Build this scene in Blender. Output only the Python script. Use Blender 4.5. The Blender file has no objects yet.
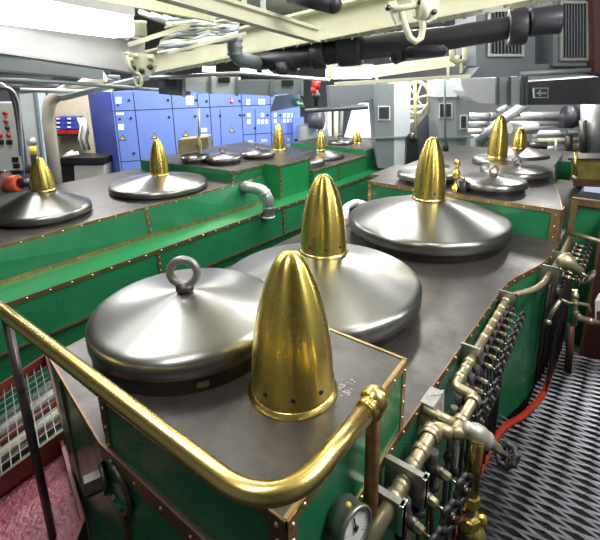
import bpy, bmesh, math, random
from mathutils import Vector, Matrix
random.seed(7)
C = bpy.context.scene.collection
sc = bpy.context.scene
PI = math.pi
# ------------------------------------------------------------------ camera model
FPX, CX, CY = 441.0, 300.0, 195.0
p, r_, yw = math.radians(15.14), math.radians(-.95), math.radians(38.13)
F = Vector((math.cos(yw)*math.cos(p), math.sin(yw)*math.cos(p), -math.sin(p)))
_rt = Vector((math.sin(yw), -math.cos(yw), 0)); _up = _rt.cross(F)
RT = math.cos(r_)*_rt + math.sin(r_)*_up
UP = -math.sin(r_)*_rt + math.cos(r_)*_up
FH = Vector((math.cos(yw), math.sin(yw), 0))
def ray(u, v): return F + RT*((u-CX)/FPX) - UP*((v-CY)/FPX)
def V(u, v, d): w = ray(u, v); return w*(d/(w.dot(FH)))          # point on an upright plane facing the walkway, d metres ahead
def AZ(u, v, z): w = ray(u, v); return w*(z/w.z)
def AX(u, v, x): w = ray(u, v); return w*(x/w.x)
def AY(u, v, y): w = ray(u, v); return w*(y/w.y)
cam = bpy.data.cameras.new('camera'); co = bpy.data.objects.new('camera', cam); C.objects.link(co)
cam.sensor_width = 36; cam.lens = 36*FPX/600; cam.shift_y = -(270-CY)/600.0; cam.clip_start = .02
co.matrix_world = Matrix(((RT.x, UP.x, -F.x, 0), (RT.y, UP.y, -F.y, 0), (RT.z, UP.z, -F.z, 0), (0, 0, 0, 1)))
sc.camera = co
FLOOR = -2.05
# ------------------------------------------------------------------ materials
MATS = {}
def mat(name, col, metal=0., rough=.5, noise=0., nscale=8., rvar=0., bump=0., bscale=60., emit=0., stretch=None, col2=None, spec=None, coat=0.):
    if name in MATS: return MATS[name]
    m = bpy.data.materials.new(name); m.use_nodes = True; nt = m.node_tree; b = nt.nodes['Principled BSDF']
    b.inputs['Base Color'].default_value = (*col, 1); b.inputs['Metallic'].default_value = metal; b.inputs['Roughness'].default_value = rough
    if coat: b.inputs['Coat Weight'].default_value = coat; b.inputs['Coat Roughness'].default_value = .12
    tc = nt.nodes.new('ShaderNodeTexCoord'); mp = nt.nodes.new('ShaderNodeMapping'); nt.links.new(tc.outputs['Object'], mp.inputs[0])
    if stretch: mp.inputs['Scale'].default_value = stretch
    if noise or rvar or col2:
        n = nt.nodes.new('ShaderNodeTexNoise'); n.inputs['Scale'].default_value = nscale; n.inputs['Detail'].default_value = 6; n.inputs['Roughness'].default_value = .65
        nt.links.new(mp.outputs[0], n.inputs['Vector'])
        mr = nt.nodes.new('ShaderNodeMapRange'); mr.inputs[1].default_value = .3; mr.inputs[2].default_value = .7
        nt.links.new(n.outputs[0], mr.inputs[0])
        mx = nt.nodes.new('ShaderNodeMix'); mx.data_type = 'RGBA'
        c2 = col2 or tuple(c*(1-noise) for c in col)
        mx.inputs[6].default_value = (*col, 1); mx.inputs[7].default_value = (*c2, 1)
        nt.links.new(mr.outputs[0], mx.inputs[0]); nt.links.new(mx.outputs[2], b.inputs['Base Color'])
        if rvar:
            m2 = nt.nodes.new('ShaderNodeMapRange'); m2.inputs[3].default_value = max(.03, rough-rvar); m2.inputs[4].default_value = rough+rvar
            nt.links.new(mr.outputs[0], m2.inputs[0]); nt.links.new(m2.outputs[0], b.inputs['Roughness'])
    if bump:
        n = nt.nodes.new('ShaderNodeTexNoise'); n.inputs['Scale'].default_value = bscale; n.inputs['Detail'].default_value = 4
        nt.links.new(mp.outputs[0], n.inputs['Vector'])
        bp = nt.nodes.new('ShaderNodeBump'); bp.inputs['Strength'].default_value = bump; bp.inputs['Distance'].default_value = .01
        nt.links.new(n.outputs[0], bp.inputs['Height']); nt.links.new(bp.outputs[0], b.inputs['Normal'])
    if emit:
        b.inputs['Emission Color'].default_value = (*col, 1); b.inputs['Emission Strength'].default_value = emit
    MATS[name] = m; return m
plate = mat('worn_steel_plate', (.088, .082, .079), .45, .38, col2=(.045, .041, .040), nscale=7, rvar=.07, bump=.10, bscale=35)
steel = mat('spun_steel', (.31, .31, .305), 1., .32, noise=.12, nscale=2.5, rvar=.04)
darkcone = mat('dark_cone_steel', (.13, .125, .125), .8, .35)
def spun(m, a=.75):                      # lathe-turned metal: highlights spread across the turning marks
    nt = m.node_tree; b = nt.nodes['Principled BSDF']; tn = nt.nodes.new('ShaderNodeTangent'); tn.direction_type = 'RADIAL'; tn.axis = 'Z'
    nt.links.new(tn.outputs[0], b.inputs['Tangent']); b.inputs['Anisotropic'].default_value = a; b.inputs['Anisotropic Rotation'].default_value = .25
spun(steel, .6)
steeld = mat('dark_drum_steel', (.10, .09, .085), .8, .35, noise=.4, nscale=9)
brass = mat('polished_brass', (.82, .63, .16), 1., .27, col2=(.54, .41, .11), nscale=4, rvar=.03, stretch=(6, 6, .4))
spun(brass, .85)
brassr = mat('rail_brass', (.78, .60, .22), 1., .27, col2=(.68, .52, .19), nscale=3, rvar=.02)
brassm = mat('dull_brass_pipe', (.55, .49, .33), .85, .40, col2=(.33, .28, .17), nscale=22, rvar=.08)
green = mat('green_paint', (.020, .185, .078), 0, .26, noise=.3, nscale=3.5, rvar=.04, bump=.05, bscale=7)
green_lit = mat('green_paint_lit', (.014, .20, .062), 0, .30, noise=.15, nscale=3, bump=.05, bscale=6)  # same green paint, light on the left machine put into a brighter tone
copper = mat('copper_strip', (.26, .155, .08), .65, .40, col2=(.14, .085, .05), nscale=14)
bronze = mat('bronze_strip', (.46, .33, .15), .75, .38, col2=(.25, .17, .08), nscale=14)
rivet = mat('rivet_brass', (.75, .62, .38), .9, .3)
black = mat('black_iron', (.025, .024, .026), .2, .38, noise=.3, nscale=30)
darkm = mat('dark_metal', (.13, .115, .115), .7, .36, col2=(.05, .04, .04), nscale=25)
chrome = mat('bright_steel', (.62, .62, .62), 1., .25)
galv = mat('galvanised_bracket', (.40, .40, .38), .8, .42, noise=.3, nscale=30)
cream = mat('cream_paint', (.66, .66, .50), 0, .45, noise=.15, nscale=5)
creamg = mat('yellowed_ceiling_paint', (.50, .51, .35), 0, .5, col2=(.40, .40, .25), nscale=4)
white = mat('white_beam_paint', (.47, .47, .48), 0, .4, noise=.15, nscale=3)
greyduct = mat('grey_duct', (.19, .225, .24), .2, .45, noise=.2, nscale=3)
lightduct = mat('pale_duct', (.66, .70, .75), .3, .40, noise=.12, nscale=3)
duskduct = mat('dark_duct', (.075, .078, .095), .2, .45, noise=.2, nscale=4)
pipeblk = mat('black_pipe', (.030, .028, .040), .1, .42, noise=.2, nscale=6)
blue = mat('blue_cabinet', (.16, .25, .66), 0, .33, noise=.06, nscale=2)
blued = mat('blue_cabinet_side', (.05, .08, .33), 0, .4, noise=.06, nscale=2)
seam = mat('dark_seam', (.01, .012, .03), 0, .6)
paper = mat('white_label', (.80, .80, .80), 0, .5)
yellow = mat('warning_yellow', (.75, .62, .08), 0, .5)
redp = mat('red_paint', (.42, .035, .015), 0, .35, noise=.35, nscale=20, bump=.2, bscale=40)
maroon = mat('maroon_paint', (.065, .022, .020), 0, .45, noise=.2)
trayred = mat('rusty_red_tray', (.16, .030, .020), 0, .4, noise=.3, nscale=12)
pink = mat('pink_slurry', (.38, .11, .15), 0, .25, col2=(.16, .04, .06), nscale=55, bump=1., bscale=50)
beige = mat('beige_wall', (.62, .55, .42), 0, .6, noise=.1)
panelg = mat('control_panel_grey', (.50, .52, .49), 0, .5)
silver = mat('silver_lagging', (.50, .51, .52), .75, .38, noise=.2, nscale=8)
floorblk = mat('grating_steel', (.15, .146, .17), .9, .36, noise=.35, nscale=10)
void = mat('bilge_dark', (.02, .02, .022), 0, .7)
wallm = mat('pale_bulkhead', (.52, .54, .56), 0, .6, noise=.2, nscale=1.5)
dimw = mat('dim_bulkhead', (.17, .18, .19), 0, .6, noise=.3, nscale=2)
concrete = mat('mottled_packing', (.42, .40, .38), 0, .8, col2=(.22, .21, .2), nscale=45, bump=.4, bscale=60)
signg = mat('exit_green', (.02, .20, .07), 0, .5)
orange = mat('orange_motor', (.65, .10, .04), 0, .4)
bluebar = mat('blue_plastic', (.03, .12, .60), 0, .35)
lampm = mat('lit_diffuser', (1., 1., .98), 0, .5, emit=2.6)
# ------------------------------------------------------------------ mesh builder
ORG = {}
class MB:
    def __init__(s): s.v = []; s.f = []; s.m = []; s.mats = []; s.sm = []
    def mi(s, m):
        if m not in s.mats: s.mats.append(m)
        return s.mats.index(m)
    def add(s, vs, fs, m, smooth=False):
        o = len(s.v); s.v += [Vector(x) for x in vs]; k = s.mi(m)
        for f in fs: s.f.append([o+i for i in f]); s.m.append(k); s.sm.append(smooth)
        return s
    def box(s, c, d, m, rz=0, M=None):
        hx, hy, hz = d[0]/2, d[1]/2, d[2]/2; c = Vector(c)
        R = M if M is not None else Matrix.Rotation(rz, 3, 'Z')
        vs = [c + R @ Vector((x*hx, y*hy, z*hz)) for x in (-1, 1) for y in (-1, 1) for z in (-1, 1)]
        return s.add(vs, [(0, 1, 3, 2), (4, 6, 7, 5), (0, 4, 5, 1), (2, 3, 7, 6), (0, 2, 6, 4), (1, 5, 7, 3)], m)
    def bar(s, a, b, w, h, m, up=(0, 0, 1)):
        a, b = Vector(a), Vector(b); x = (b-a); L = x.length
        if L < 1e-6: return s
        x.normalize(); y = Vector(up).cross(x)
        if y.length < 1e-4: y = Vector((0, 1, 0)).cross(x)
        y.normalize(); z = x.cross(y); R = Matrix((x, y, z)).transposed()
        return s.box((a+b)/2, (L, w, h), m, M=R)
    def tube(s, pts, r, m, n=12, caps=True, closed=False):
        pts = [Vector(q) for q in pts]; k = len(pts); rs = r if isinstance(r, (list, tuple)) else [r]*k
        vs = []; prev = None
        for i, q in enumerate(pts):
            if closed: t = pts[(i+1) % k]-pts[i-1]
            else: t = (pts[min(i+1, k-1)]-pts[max(i-1, 0)])
            t.normalize()
            if prev is None:
                a = Vector((0, 0, 1)) if abs(t.z) < .9 else Vector((1, 0, 0))
                u = t.cross(a).normalized()
            else:
                u = (prev - t*prev.dot(t)).normalized()
            prev = u; w = t.cross(u)
            for j in range(n):
                a = 2*PI*j/n; vs.append(q + (u*math.cos(a)+w*math.sin(a))*rs[i])
        fs = []
        for i in range(k if closed else k-1):
            for j in range(n):
                a, b = i*n+j, i*n+(j+1) % n; i2 = (i+1) % k
                fs.append((a, b, i2*n+(j+1) % n, i2*n+j))
        s.add(vs, fs, m, True)
        if caps and not closed: s.add(vs, [tuple(range(n))[::-1], tuple((k-1)*n+j for j in range(n))], m)
        return s
    def lathe(s, c, prof, m, n=48, axis=(0, 0, 1), smooth=True, caps=False):
        ax = Vector(axis).normalized(); a = Vector((0, 0, 1)) if abs(ax.z) < .9 else Vector((1, 0, 0))
        u = ax.cross(a).normalized(); w = ax.cross(u); c = Vector(c); vs = []; fs = []
        for (r, z) in prof:
            for j in range(n):
                t = 2*PI*j/n; vs.append(c + ax*z + (u*math.cos(t)+w*math.sin(t))*r)
        for i in range(len(prof)-1):
            for j in range(n): fs.append((i*n+j, i*n+(j+1) % n, (i+1)*n+(j+1) % n, (i+1)*n+j))
        s.add(vs, fs, m, smooth)
        if caps: s.add(vs, [tuple(range(n))[::-1], tuple((len(prof)-1)*n+j for j in range(n))], m)
        return s
    def cyl(s, a, b, r, m, n=16): return s.tube([a, b], r, m, n)
    def prism(s, poly, z0, z1, m, mtop=None):
        n = len(poly); vs = [(x, y, z0) for x, y in poly]+[(x, y, z1) for x, y in poly]
        s.add(vs, [(i, (i+1) % n, n+(i+1) % n, n+i) for i in range(n)], m)
        s.add(vs, [tuple(range(n))[::-1]], m); s.add(vs, [tuple(range(n, 2*n))], mtop or m); return s
    def slab(s, pts, off, m):
        n = len(pts); off = Vector(off); vs = [Vector(q) for q in pts]+[Vector(q)+off for q in pts]
        return s.add(vs, [tuple(range(n)), tuple(range(n, 2*n))[::-1]]+[(i, n+i, n+(i+1) % n, (i+1) % n) for i in range(n)], m)
    def ball(s, c, r, m, n=10):
        return s.lathe(c, [(max(1e-4, r*math.cos(t)), r*math.sin(t)) for t in [(-.5+i/8.)*PI for i in range(9)]], m, n)
    def build(s, name, parent=None, bevel=0):
        org = Vector(ORG.get(parent.name, (0, 0, 0))) if parent is not None else Vector((0, 0, 0))
        if parent is None and s.v:                          # a thing of one mesh: origin at the middle of its base
            lo = [min(q[i] for q in s.v) for i in range(3)]; hi = [max(q[i] for q in s.v) for i in range(3)]
            org = Vector(((lo[0]+hi[0])/2, (lo[1]+hi[1])/2, lo[2]))
        me = bpy.data.meshes.new(name); me.from_pydata([tuple(x-org) for x in s.v], [], s.f)
        for m in s.mats: me.materials.append(m)
        for i, q in enumerate(me.polygons): q.material_index = s.m[i]; q.use_smooth = s.sm[i]
        bm = bmesh.new(); bm.from_mesh(me); bmesh.ops.remove_doubles(bm, verts=bm.verts, dist=1e-5); bmesh.ops.recalc_face_normals(bm, faces=bm.faces); bm.to_mesh(me); bm.free()
        o = bpy.data.objects.new(name, me); C.objects.link(o)
        if parent is not None: o.parent = parent
        else: o.location = org
        ORG[o.name] = tuple(org)
        if bevel:
            b = o.modifiers.new('bevel', 'BEVEL'); b.width = bevel; b.segments = 2; b.limit_method = 'ANGLE'
        return o
def tag(o, label=None, cat=None, group=None, kind=None):
    if label: o['label'] = label
    if cat: o['category'] = cat
    if group: o['group'] = group
    if kind: o['kind'] = kind
    return o
def thing(name, loc, label, cat, group=None):
    o = bpy.data.objects.new(name, None); o.location = Vector(loc); o.empty_display_size = .05; C.objects.link(o); ORG[o.name] = tuple(loc)
    return tag(o, label, cat, group)
def lib(o, label):                       # label for a distinct part
    o['label'] = label; return o
def copy_tree(o, off, label=None):
    def cp(q, par):
        c = q.copy(); C.objects.link(c); c.parent = par
        for ch in [x for x in q.children]: cp(ch, c)
        return c
    c = cp(o, None); c.location = o.location + Vector(off)
    if label: c['label'] = label
    return c
def lerp(a, b, t): return Vector(a)*(1-t)+Vector(b)*t
def arc_path(pts, rad, n=6):             # rounds the corners of a polyline
    pts = [Vector(q) for q in pts]; out = [pts[0]]
    for i in range(1, len(pts)-1):
        a = (pts[i-1]-pts[i]); b = (pts[i+1]-pts[i]); r = min(rad, a.length*.49, b.length*.49)
        A = pts[i]+a.normalized()*r; B = pts[i]+b.normalized()*r
        for k in range(n+1):
            t = k/n; out.append(A*(1-t)**2 + pts[i]*2*t*(1-t) + B*t*t)
    out.append(pts[-1]); return out
def strip(mb, pts, nrm, w, t, m, rm=rivet, pitch=.09, rr=.006, rivets=True, side=(0, 0, -1)):
    """band of width w hanging along 'side' from a polyline, t thick along nrm; rivets down its middle"""
    side = Vector(side)
    pts = [Vector(q) for q in pts]
    for i in range(len(pts)-1):
        a, b = pts[i], pts[i+1]
        n = Vector(nrm) if nrm is not None else side.cross(b-a).normalized()
        mb.slab([a-n*.001, b-n*.001, b+side*w-n*.001, a+side*w-n*.001], n*(t+.001), m)
    if rivets:
        dist = pitch*.5
        for i in range(len(pts)-1):
            a, b = pts[i], pts[i+1]; L = (b-a).length
            n = Vector(nrm) if nrm is not None else side.cross(b-a).normalized()
            while dist < L:
                q = lerp(a, b, dist/L)+side*w*.5+n*t
                mb.lathe(q, [(rr, 0), (rr*.8, rr*.5), (.0004, rr*.7)], rm, 7, axis=n); dist += pitch
            dist -= L

# ================================================================== FLOOR, DEEP BILGE, BULKHEADS, DECKHEAD
m = MB(); m.box((4.2, 4.9, FLOOR-.55), (14, 15, .1), void); tag(m.build('floor'), kind='structure')
# expanded-metal walkway: rows of zigzag strands meeting at knuckles
m = MB(); dx = .025; P = .24
nrow = int((6.2-.9)/dx)
for i in range(nrow):
    x0 = .9+i*dx; ph = (i % 2)*.5
    ymin, ymax = -.75, .46
    if x0 > 2.55: ymax = .36
    k = int((ymax-ymin)/(P/4))
    prev = None
    for j in range(k+1):
        y = ymin+j*P/4; q = (j/4+ph) % 1; a = (1-4*abs(q-.5))*.5*dx*.88
        pt = Vector((x0+a, y, FLOOR-.004+a*.35))
        if prev is not None:
            d = .0075 if (j % 2) else .0075
            vs = [prev+Vector((-.004, 0, 0)), pt+Vector((-.004, 0, 0)), pt+Vector((.006, 0, .007)), prev+Vector((.006, 0, .007))]
            m.slab(vs, (0.002, 0, -.008), floorblk)
        prev = pt
for yy in (-.3, .1): m.box((3.5, yy, FLOOR-.04), (5.2, .02, .05), black)
tag(m.build('floor_grating'), kind='structure')
# bulkheads
m = MB(); m.box((10.9, 4.9, .2), (.1, 15, 5.), dimw); tag(m.build('wall_far'), kind='structure')
m = MB(); m.box((4.2, 12.2, .2), (14, .1, 5.), dimw); tag(m.build('wall_left'), kind='structure')
m = MB(); m.box((4, -2.2, .2), (14, .1, 5.), dimw); tag(m.build('wall_right'), kind='structure')
m = MB(); m.box((-2.2, 4.9, .2), (.1, 15, 5.), dimw); tag(m.build('wall_near'), kind='structure')
m = MB(); m.box((4.2, 4.9, 1.35), (14, 15, .1), creamg); tag(m.build('ceiling'), kind='structure')

# ================================================================== RIGHT TURBINE CASING
PZ = -1.13
right_edge = [(.515, .47), (1.1, .49), (2.35, .49), (2.46, .485), (2.58, .460), (2.70, .425), (2.82, .392), (2.95, .370), (3.1, .358), (3.62, .36), (3.62, .40), (5.4, .42)]
outline = right_edge + [(5.4, 1.9), (1.2, 1.9), (.62, 1.85), (.515, 1.235)]
tc_ = thing('turbine_casing', (2.5, 1.2, FLOOR), 'long green turbine casing with worn steel top and riveted copper edging on the right', 'turbine casing')
m = MB(); m.prism(outline, FLOOR-.1, PZ-.006, green)
lib(m.build('casing_body', tc_), 'glossy green painted side walls')
m = MB(); m.prism([(x+(.0 if x > .6 else -.004), y-(.004 if y < 1 else -.004)) for x, y in outline], PZ-.006, PZ, plate)
lib(m.build('top_plate', tc_), 'dark worn steel top plate')
m = MB()
re3 = [Vector((x, y-.002, PZ+.002)) for x, y in right_edge[1:10]]
strip(m, re3, None, .034, .005, copper, pitch=.10)
re3b = [Vector((.513, .47, PZ+.002)), Vector((1.1, .488, PZ+.002))]
strip(m, re3b, None, .034, .005, bronze, pitch=.10)
ne = [Vector((.513, 1.235, PZ+.002)), Vector((.513, .47, PZ+.002))]
strip(m, ne, None, .06, .006, copper, pitch=.13)
le = [Vector((.62, 1.85, PZ+.002)), Vector((.513, 1.235, PZ+.002))]
strip(m, le, None, .022, .006, copper, rivets=False)
lib(m.build('edge_strip', tc_), 'riveted brown copper edge strip')
# vertical seam straps on the long green side
m = MB()
for x in (1.46, 2.30):
    m = MB(); strip(m, [Vector((x, .488, PZ-.03)), Vector((x, .488, FLOOR))], (0, -1, 0), .022, .004, copper, rivets=True, side=(1, 0, 0), pitch=.2)
    lib(m.build('seam_strap', tc_), 'narrow vertical copper strap on the green side')
# front raised box
X0, X1, Y0, Y1, Z1 = .525, 1.162, .462, 1.215, -.88
P1 = [(X0, Y0), (X1, .494), (X1, Y1), (X0, Y1)]
m = MB(); m.prism(P1, PZ, Z1-.005, green); lib(m.build('raised_box', tc_), 'green raised box at the near end')
m = MB(); m.prism([(X0-.002, Y0-.002), (X1+.002, .492), (X1+.002, Y1+.002), (X0-.002, Y1+.002)], Z1-.005, Z1, plate); m.build('raised_box_top', tc_)
m = MB()
strip(m, [(X0, Y0, Z1+.001), (X1, .494, Z1+.001)], None, .03, .004, bronze, pitch=.12)
strip(m, [(X0, Y1, Z1+.001), (X0, Y0, Z1+.001)], (-1, 0, 0), .03, .004, copper, pitch=.14)
strip(m, [(X0, Y0, Z1), (X0, Y0, PZ-.10)], (0, -1, 0), .03, .005, bronze, side=(1, 0, 0), pitch=.045, rr=.0065)
strip(m, [(X0, Y0, Z1), (X0, Y0, PZ-.3)], (-1, 0, 0), .045, .005, copper, side=(0, 1, 0), pitch=.045, rr=.006)
strip(m, [(X1, .494, Z1), (X1, .494, PZ-.035)], (0, -1, 0), .026, .004, bronze, side=(-1, 0, 0), pitch=.06)
strip(m, [(X0, Y1, Z1), (X0, Y1, PZ)], (-1, 0, 0), .03, .005, copper, side=(0, -1, 0), pitch=.07)
m.box(((X0+X1)/2, .5*(Y0+.494)+.004, Z1+.001), (X1-X0, .01, .004), bronze, rz=math.atan2(.032, X1-X0))
m.box((X1, (.494+Y1)/2, Z1+.001), (.010, Y1-.49, .004), bronze)
lib(m.build('raised_box_strip', tc_), 'riveted bronze corner strips')
m = MB(); rs = random.Random(3)
for i in range(46):
    q = AZ(345+rs.gauss(0, 5.5), 388+rs.gauss(0, 4), Z1+.0006); rr = rs.uniform(.001, .0045)
    m.add([q+Vector((rr*math.cos(a)*rs.uniform(.5, 1.3), rr*math.sin(a)*rs.uniform(.5, 1.3), 0)) for a in [k*PI/3 for k in range(6)]], [(0, 1, 2, 3, 4, 5)], mat('chalk', (.45, .44, .44), 0, .8))
o = lib(m.build('chalky_stain', tc_), 'chalky white stain on the steel top'); o['kind'] = 'stuff'
# near end details: round flange, curved lip
m = MB(); m.lathe((.515, 1.165, -1.25), [(.001, -.012), (.078, -.012), (.084, -.006), (.086, 0), (.086, .012)], green, 40, axis=(-1, 0, 0))
m.tube([(.500, 1.165-.09*math.cos(t), -1.25+.09*math.sin(t)) for t in [(.48-i*.10)*PI for i in range(10)]], .010, darkm, 8)
m.build('end_flange', tc_)
m = MB(); m.lathe((.50, 1.215, -1.25), [(.001, .0), (.048, .0), (.048, .012), (.001, .012)], darkm, 30, axis=(-1, .35, 0))
m.lathe((.49, 1.218, -1.25), [(.034, .0), (.034, .05), (.030, .056), (.0005, .057)], darkm, 6, axis=(-1, .35, 0), smooth=False)
lib(m.build('hex_bolt', tc_), 'large dark hexagonal bolt head')
for q1, q2 in (((.505, 1.13, -1.34), (.505, 1.11, -1.75)), ((.595, 1.70, PZ-.03), (.595, 1.66, -1.95))):
    m = MB(); m.bar(q1, q2, .02, .012, copper); m.build('end_seam', tc_)
# red kerb along the foot
m = MB()
kp = [(.9, .41), (1.6, .42), (2.1, .425), (2.36, .415), (2.47, .39), (2.58, .335), (2.72, .30), (2.86, .275), (3.0, .265), (3.3, .28), (3.7, .3), (4.9, .34)]
kpa = arc_path([(x, y, FLOOR+.012) for x, y in kp], .08, 4)
m.tube(kpa, .017, redp, 8)
strip(m, [Vector((q.x, q.y+.012, FLOOR+.03)) for q in kpa], None, .03, .004, redp, rivets=False)
k = tag(m.build('red_kerb'), 'red painted kerb following the foot of the right casing beside the black walkway', 'kerb')
# cladding skirt at the foot that bulges out to the kerb
# rear raised casing
RX = 3.30; RZ = -.905
rc = thing('rear_turbine_casing', (4.3, 1.1, PZ), 'raised green rear casing with steel top and bronze front edging, behind the largest lid', 'turbine casing')
ro = [(RX+.03, .368), (3.62, .42), (4.1, .53), (4.9, .66), (5.75, .70), (5.75, 1.9), (5.0, 1.9), (4.15, 1.9), (4.15, 1.98), (3.60, 1.98), (3.60, 1.88), (RX+.05, 1.86)]
m = MB(); m.prism(ro, PZ, RZ-.006, green); m.build('casing_body', rc)
m = MB(); m.prism(ro, RZ-.006, RZ, plate); lib(m.build('top_plate', rc), 'worn steel top plate')
m = MB()
strip(m, [(RX+.05, 1.86, RZ+.002), (RX+.03, .368, RZ+.002)], (-1, 0, 0), .034, .006, bronze, pitch=.12)
strip(m, [(RX+.05, 1.86, RZ), (RX+.05, 1.86, PZ)], (-1, 0, 0), .035, .008, bronze, side=(0, -1, 0), pitch=.08)
strip(m, [(RX+.03, .368, RZ), (RX+.03, .368, PZ)], (-1, 0, 0), .055, .008, bronze, side=(0, 1, 0), pitch=.08)
strip(m, [(RX+.03, .366, RZ+.002), (3.62, .419, RZ+.002), (4.1, .529, RZ+.002), (4.9, .659, RZ+.002)], None, .03, .005, bronze)
strip(m, [(RX+.03, .366, RZ), (RX+.03, .366, PZ)], (0, -1, 0), .10, .006, copper, side=(1, 0, 0), pitch=.08)
strip(m, [(3.60, 1.98, RZ+.002), (3.60, 1.88, RZ+.002)], (-1, 0, 0), .03, .006, bronze, rivets=False)
lib(m.build('edge_strip', rc), 'riveted bronze edge strips')

# ================================================================== LIDS AND BRASS CAPS
def lid(name, c, R, zr, zp, apex, ra, label, drumr=None, n=72, eye=False, cat='lid', group=None, drumm=None, rimh=.064, cm=None):
    t = thing(name, (c[0], c[1], zp), label, cat, group)
    m = MB(); prof = [(.0008, apex+.002), (ra, apex)] if not eye else [(.0008, apex+.012), (ra, apex)]
    prof += [(lerp((ra, apex, 0), (R-.035, zr+.018, 0), s).x, lerp((ra, apex, 0), (R-.035, zr+.018, 0), s).y) for s in (.25, .5, .75, 1.)]
    prof += [(R-.020, zr+.013), (R-.009, zr+.006), (R-.002, zr-.003), (R, zr-.014), (R, zr-rimh), (R-.012, zr-rimh-.004), (R-.03, zr-rimh-.004)]
    m.lathe((c[0], c[1], 0), prof, cm or steel, n); m.build('cover', t)
    m = MB(); dr = drumr or R-.04
    m.lathe((c[0], c[1], 0), [(dr, zr-rimh+.003), (dr, zp)], drumm or steeld, n)
    lib(m.build('drum', t), 'dark steel drum under the cover')
    return t
def eyebolt(t, c, z, R=.046, w=.014, yaw=.0):
    m = MB(); m.lathe((c[0], c[1], z), [(.030, 0), (.032, .004), (.030, .018), (.02, .024), (.0006, .026)], darkm, 20)
    ax = Vector((math.cos(yaw), math.sin(yaw), 0)); cz = z+.018+R
    m.tube([Vector((c[0], c[1], cz))+ax*(R*math.cos(a))+Vector((0, 0, R*math.sin(a))) for a in [2*PI*i/28 for i in range(28)]], w, mat('eye_steel', (.30, .29, .29), .7, .4), 10, closed=True)
    lib(m.build('lifting_eye', t), 'dark steel lifting eye')
def cap(c, zb, h, rb, label, ro=1.03, holes=9):
    t = thing('brass_cone', (c[0], c[1], zb), label, 'brass cone cover', 'pointed brass vent caps')
    m = MB()
    pr = [(1, 0), (1, .06), (.985, .18), (.955, .3), (.905, .42), (.84, .53), (.765, .63), (.68, .72), (.585, .80), (.485, .865), (.41, .915), (.33, .952), (.245, .978), (.14, .994), (.001, 1)]
    m.lathe((c[0], c[1], zb+.006), [(rb*.97*a, (h-.006)*b) for a, b in pr], brass, 56); m.build('cap_body', t)
    m = MB(); m.lathe((c[0], c[1], zb), [(rb*.9, 0.0), (rb*ro, 0), (rb*ro, .005), (rb*1.0, .008), (rb*.99, .014), (rb*.96, .015)], brassr, 48); m.build('base_ring', t)
    for i in range(holes):
        m = MB()
        a = 2*PI*i/holes+.35; d = Vector((math.cos(a), math.sin(a), 0))
        q = Vector((c[0], c[1], zb+.13*h))+d*(rb*.962)
        m.lathe(q, [(rb*.06, -.003), (rb*.06, .0016), (.0003, .0018)], black, 10, axis=d)
        m.build('vent_hole', t)
    return t
l1 = lid('domed_lid', (.841, 1.17), .324, -.776, PZ, -.705, .03, 'near steel domed lid with a large lifting eye, beside the nearest brass cap', drumr=.316, eye=True, rimh=.05)
eyebolt(l1, (.835, 1.162), -.70, yaw=-.9)
m = MB(); a0 = math.atan2(-1.17+.93, -.841+.66)
pts = []
for k in range(5):
    a = -2.17+k*.028; pts.append(Vector((.841+.3175*math.cos(a), 1.17+.3175*math.sin(a), 0)))
for k in range(4): m.add([pts[k]+Vector((0, 0, -.846)), pts[k+1]+Vector((0, 0, -.846)), pts[k+1]+Vector((0, 0, -.866)), pts[k]+Vector((0, 0, -.866))], [(0, 1, 2, 3)], brassr)
lib(m.build('worn_label', l1), 'small worn tan label on the drum')
lid('domed_lid', (1.675, 1.195), .504, -1.0, PZ, -.858, .10, 'wide steel cone lid under the second brass cap, beyond the near domed lid')
lid('domed_lid', (2.945, 1.145), .562, -1.0, PZ, -.852, .10, 'largest steel cone lid, at the far end of the low steel top')
cap((.843, .700), Z1, .428, .122, 'nearest and largest-looking brass cap, standing on the raised box top', ro=1.07)
cap((1.715, 1.20), -.860, .40, .120, 'brass cap on the middle steel cone lid, second nearest')
cap((2.945, 1.145), -.855, .435, .115, 'brass cap on the largest steel cone lid')
# rear casing lids
def flat_lid(c, R, label, zp, h=.075, eye=True, m1=None, grp=None):
    t = lid('hatch_lid', c, R, zp+h, zp, zp+h+.035, .03, label, drumr=R-.02, n=40, eye=True, cat='lid', group=grp, rimh=.035)
    if eye: eyebolt(t, c, zp+h+.03, R=.035, w=.010, yaw=-.7)
    return t
flat_lid((3.62, 1.44), .25, 'dark flat lid left of the brass cap on the rear right casing', RZ)
flat_lid((3.64, .90), .255, 'shiny flat steel lid with a lifting eye, nearest on the rear right casing', RZ)
flat_lid((4.19, .86), .29, 'flat steel lid with a copper-tinted rim behind the shiny one, rear right casing', RZ)
lid('cone_lid', (4.80, 1.17), .24, -.86, RZ, -.84, .09, 'steel lid beneath the tall brass cap on the rear right casing', n=40)
lid('cone_lid', (5.37, 1.09), .32, -.885, RZ, -.80, .07, 'dark cone lid furthest back on the right, below the last brass cap', n=40, drumm=darkm, cm=darkcone)
m = MB(); m.prism([(5.8, .6), (6.6, .6), (6.6, 1.7), (5.8, 1.7)], FLOOR, -1.0, green, plate); tag(m.build('aft_casing'), 'low casing block behind the rear right casing with a steel top', 'casing')
cap((4.80, 1.17), -.842, .43, .10, 'tall brass cap on the rear right casing, left of the last one')
cap((5.33, 1.08), -.815, .225, .08, 'smallest brass cap at the far right end, on a dark cone')

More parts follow.
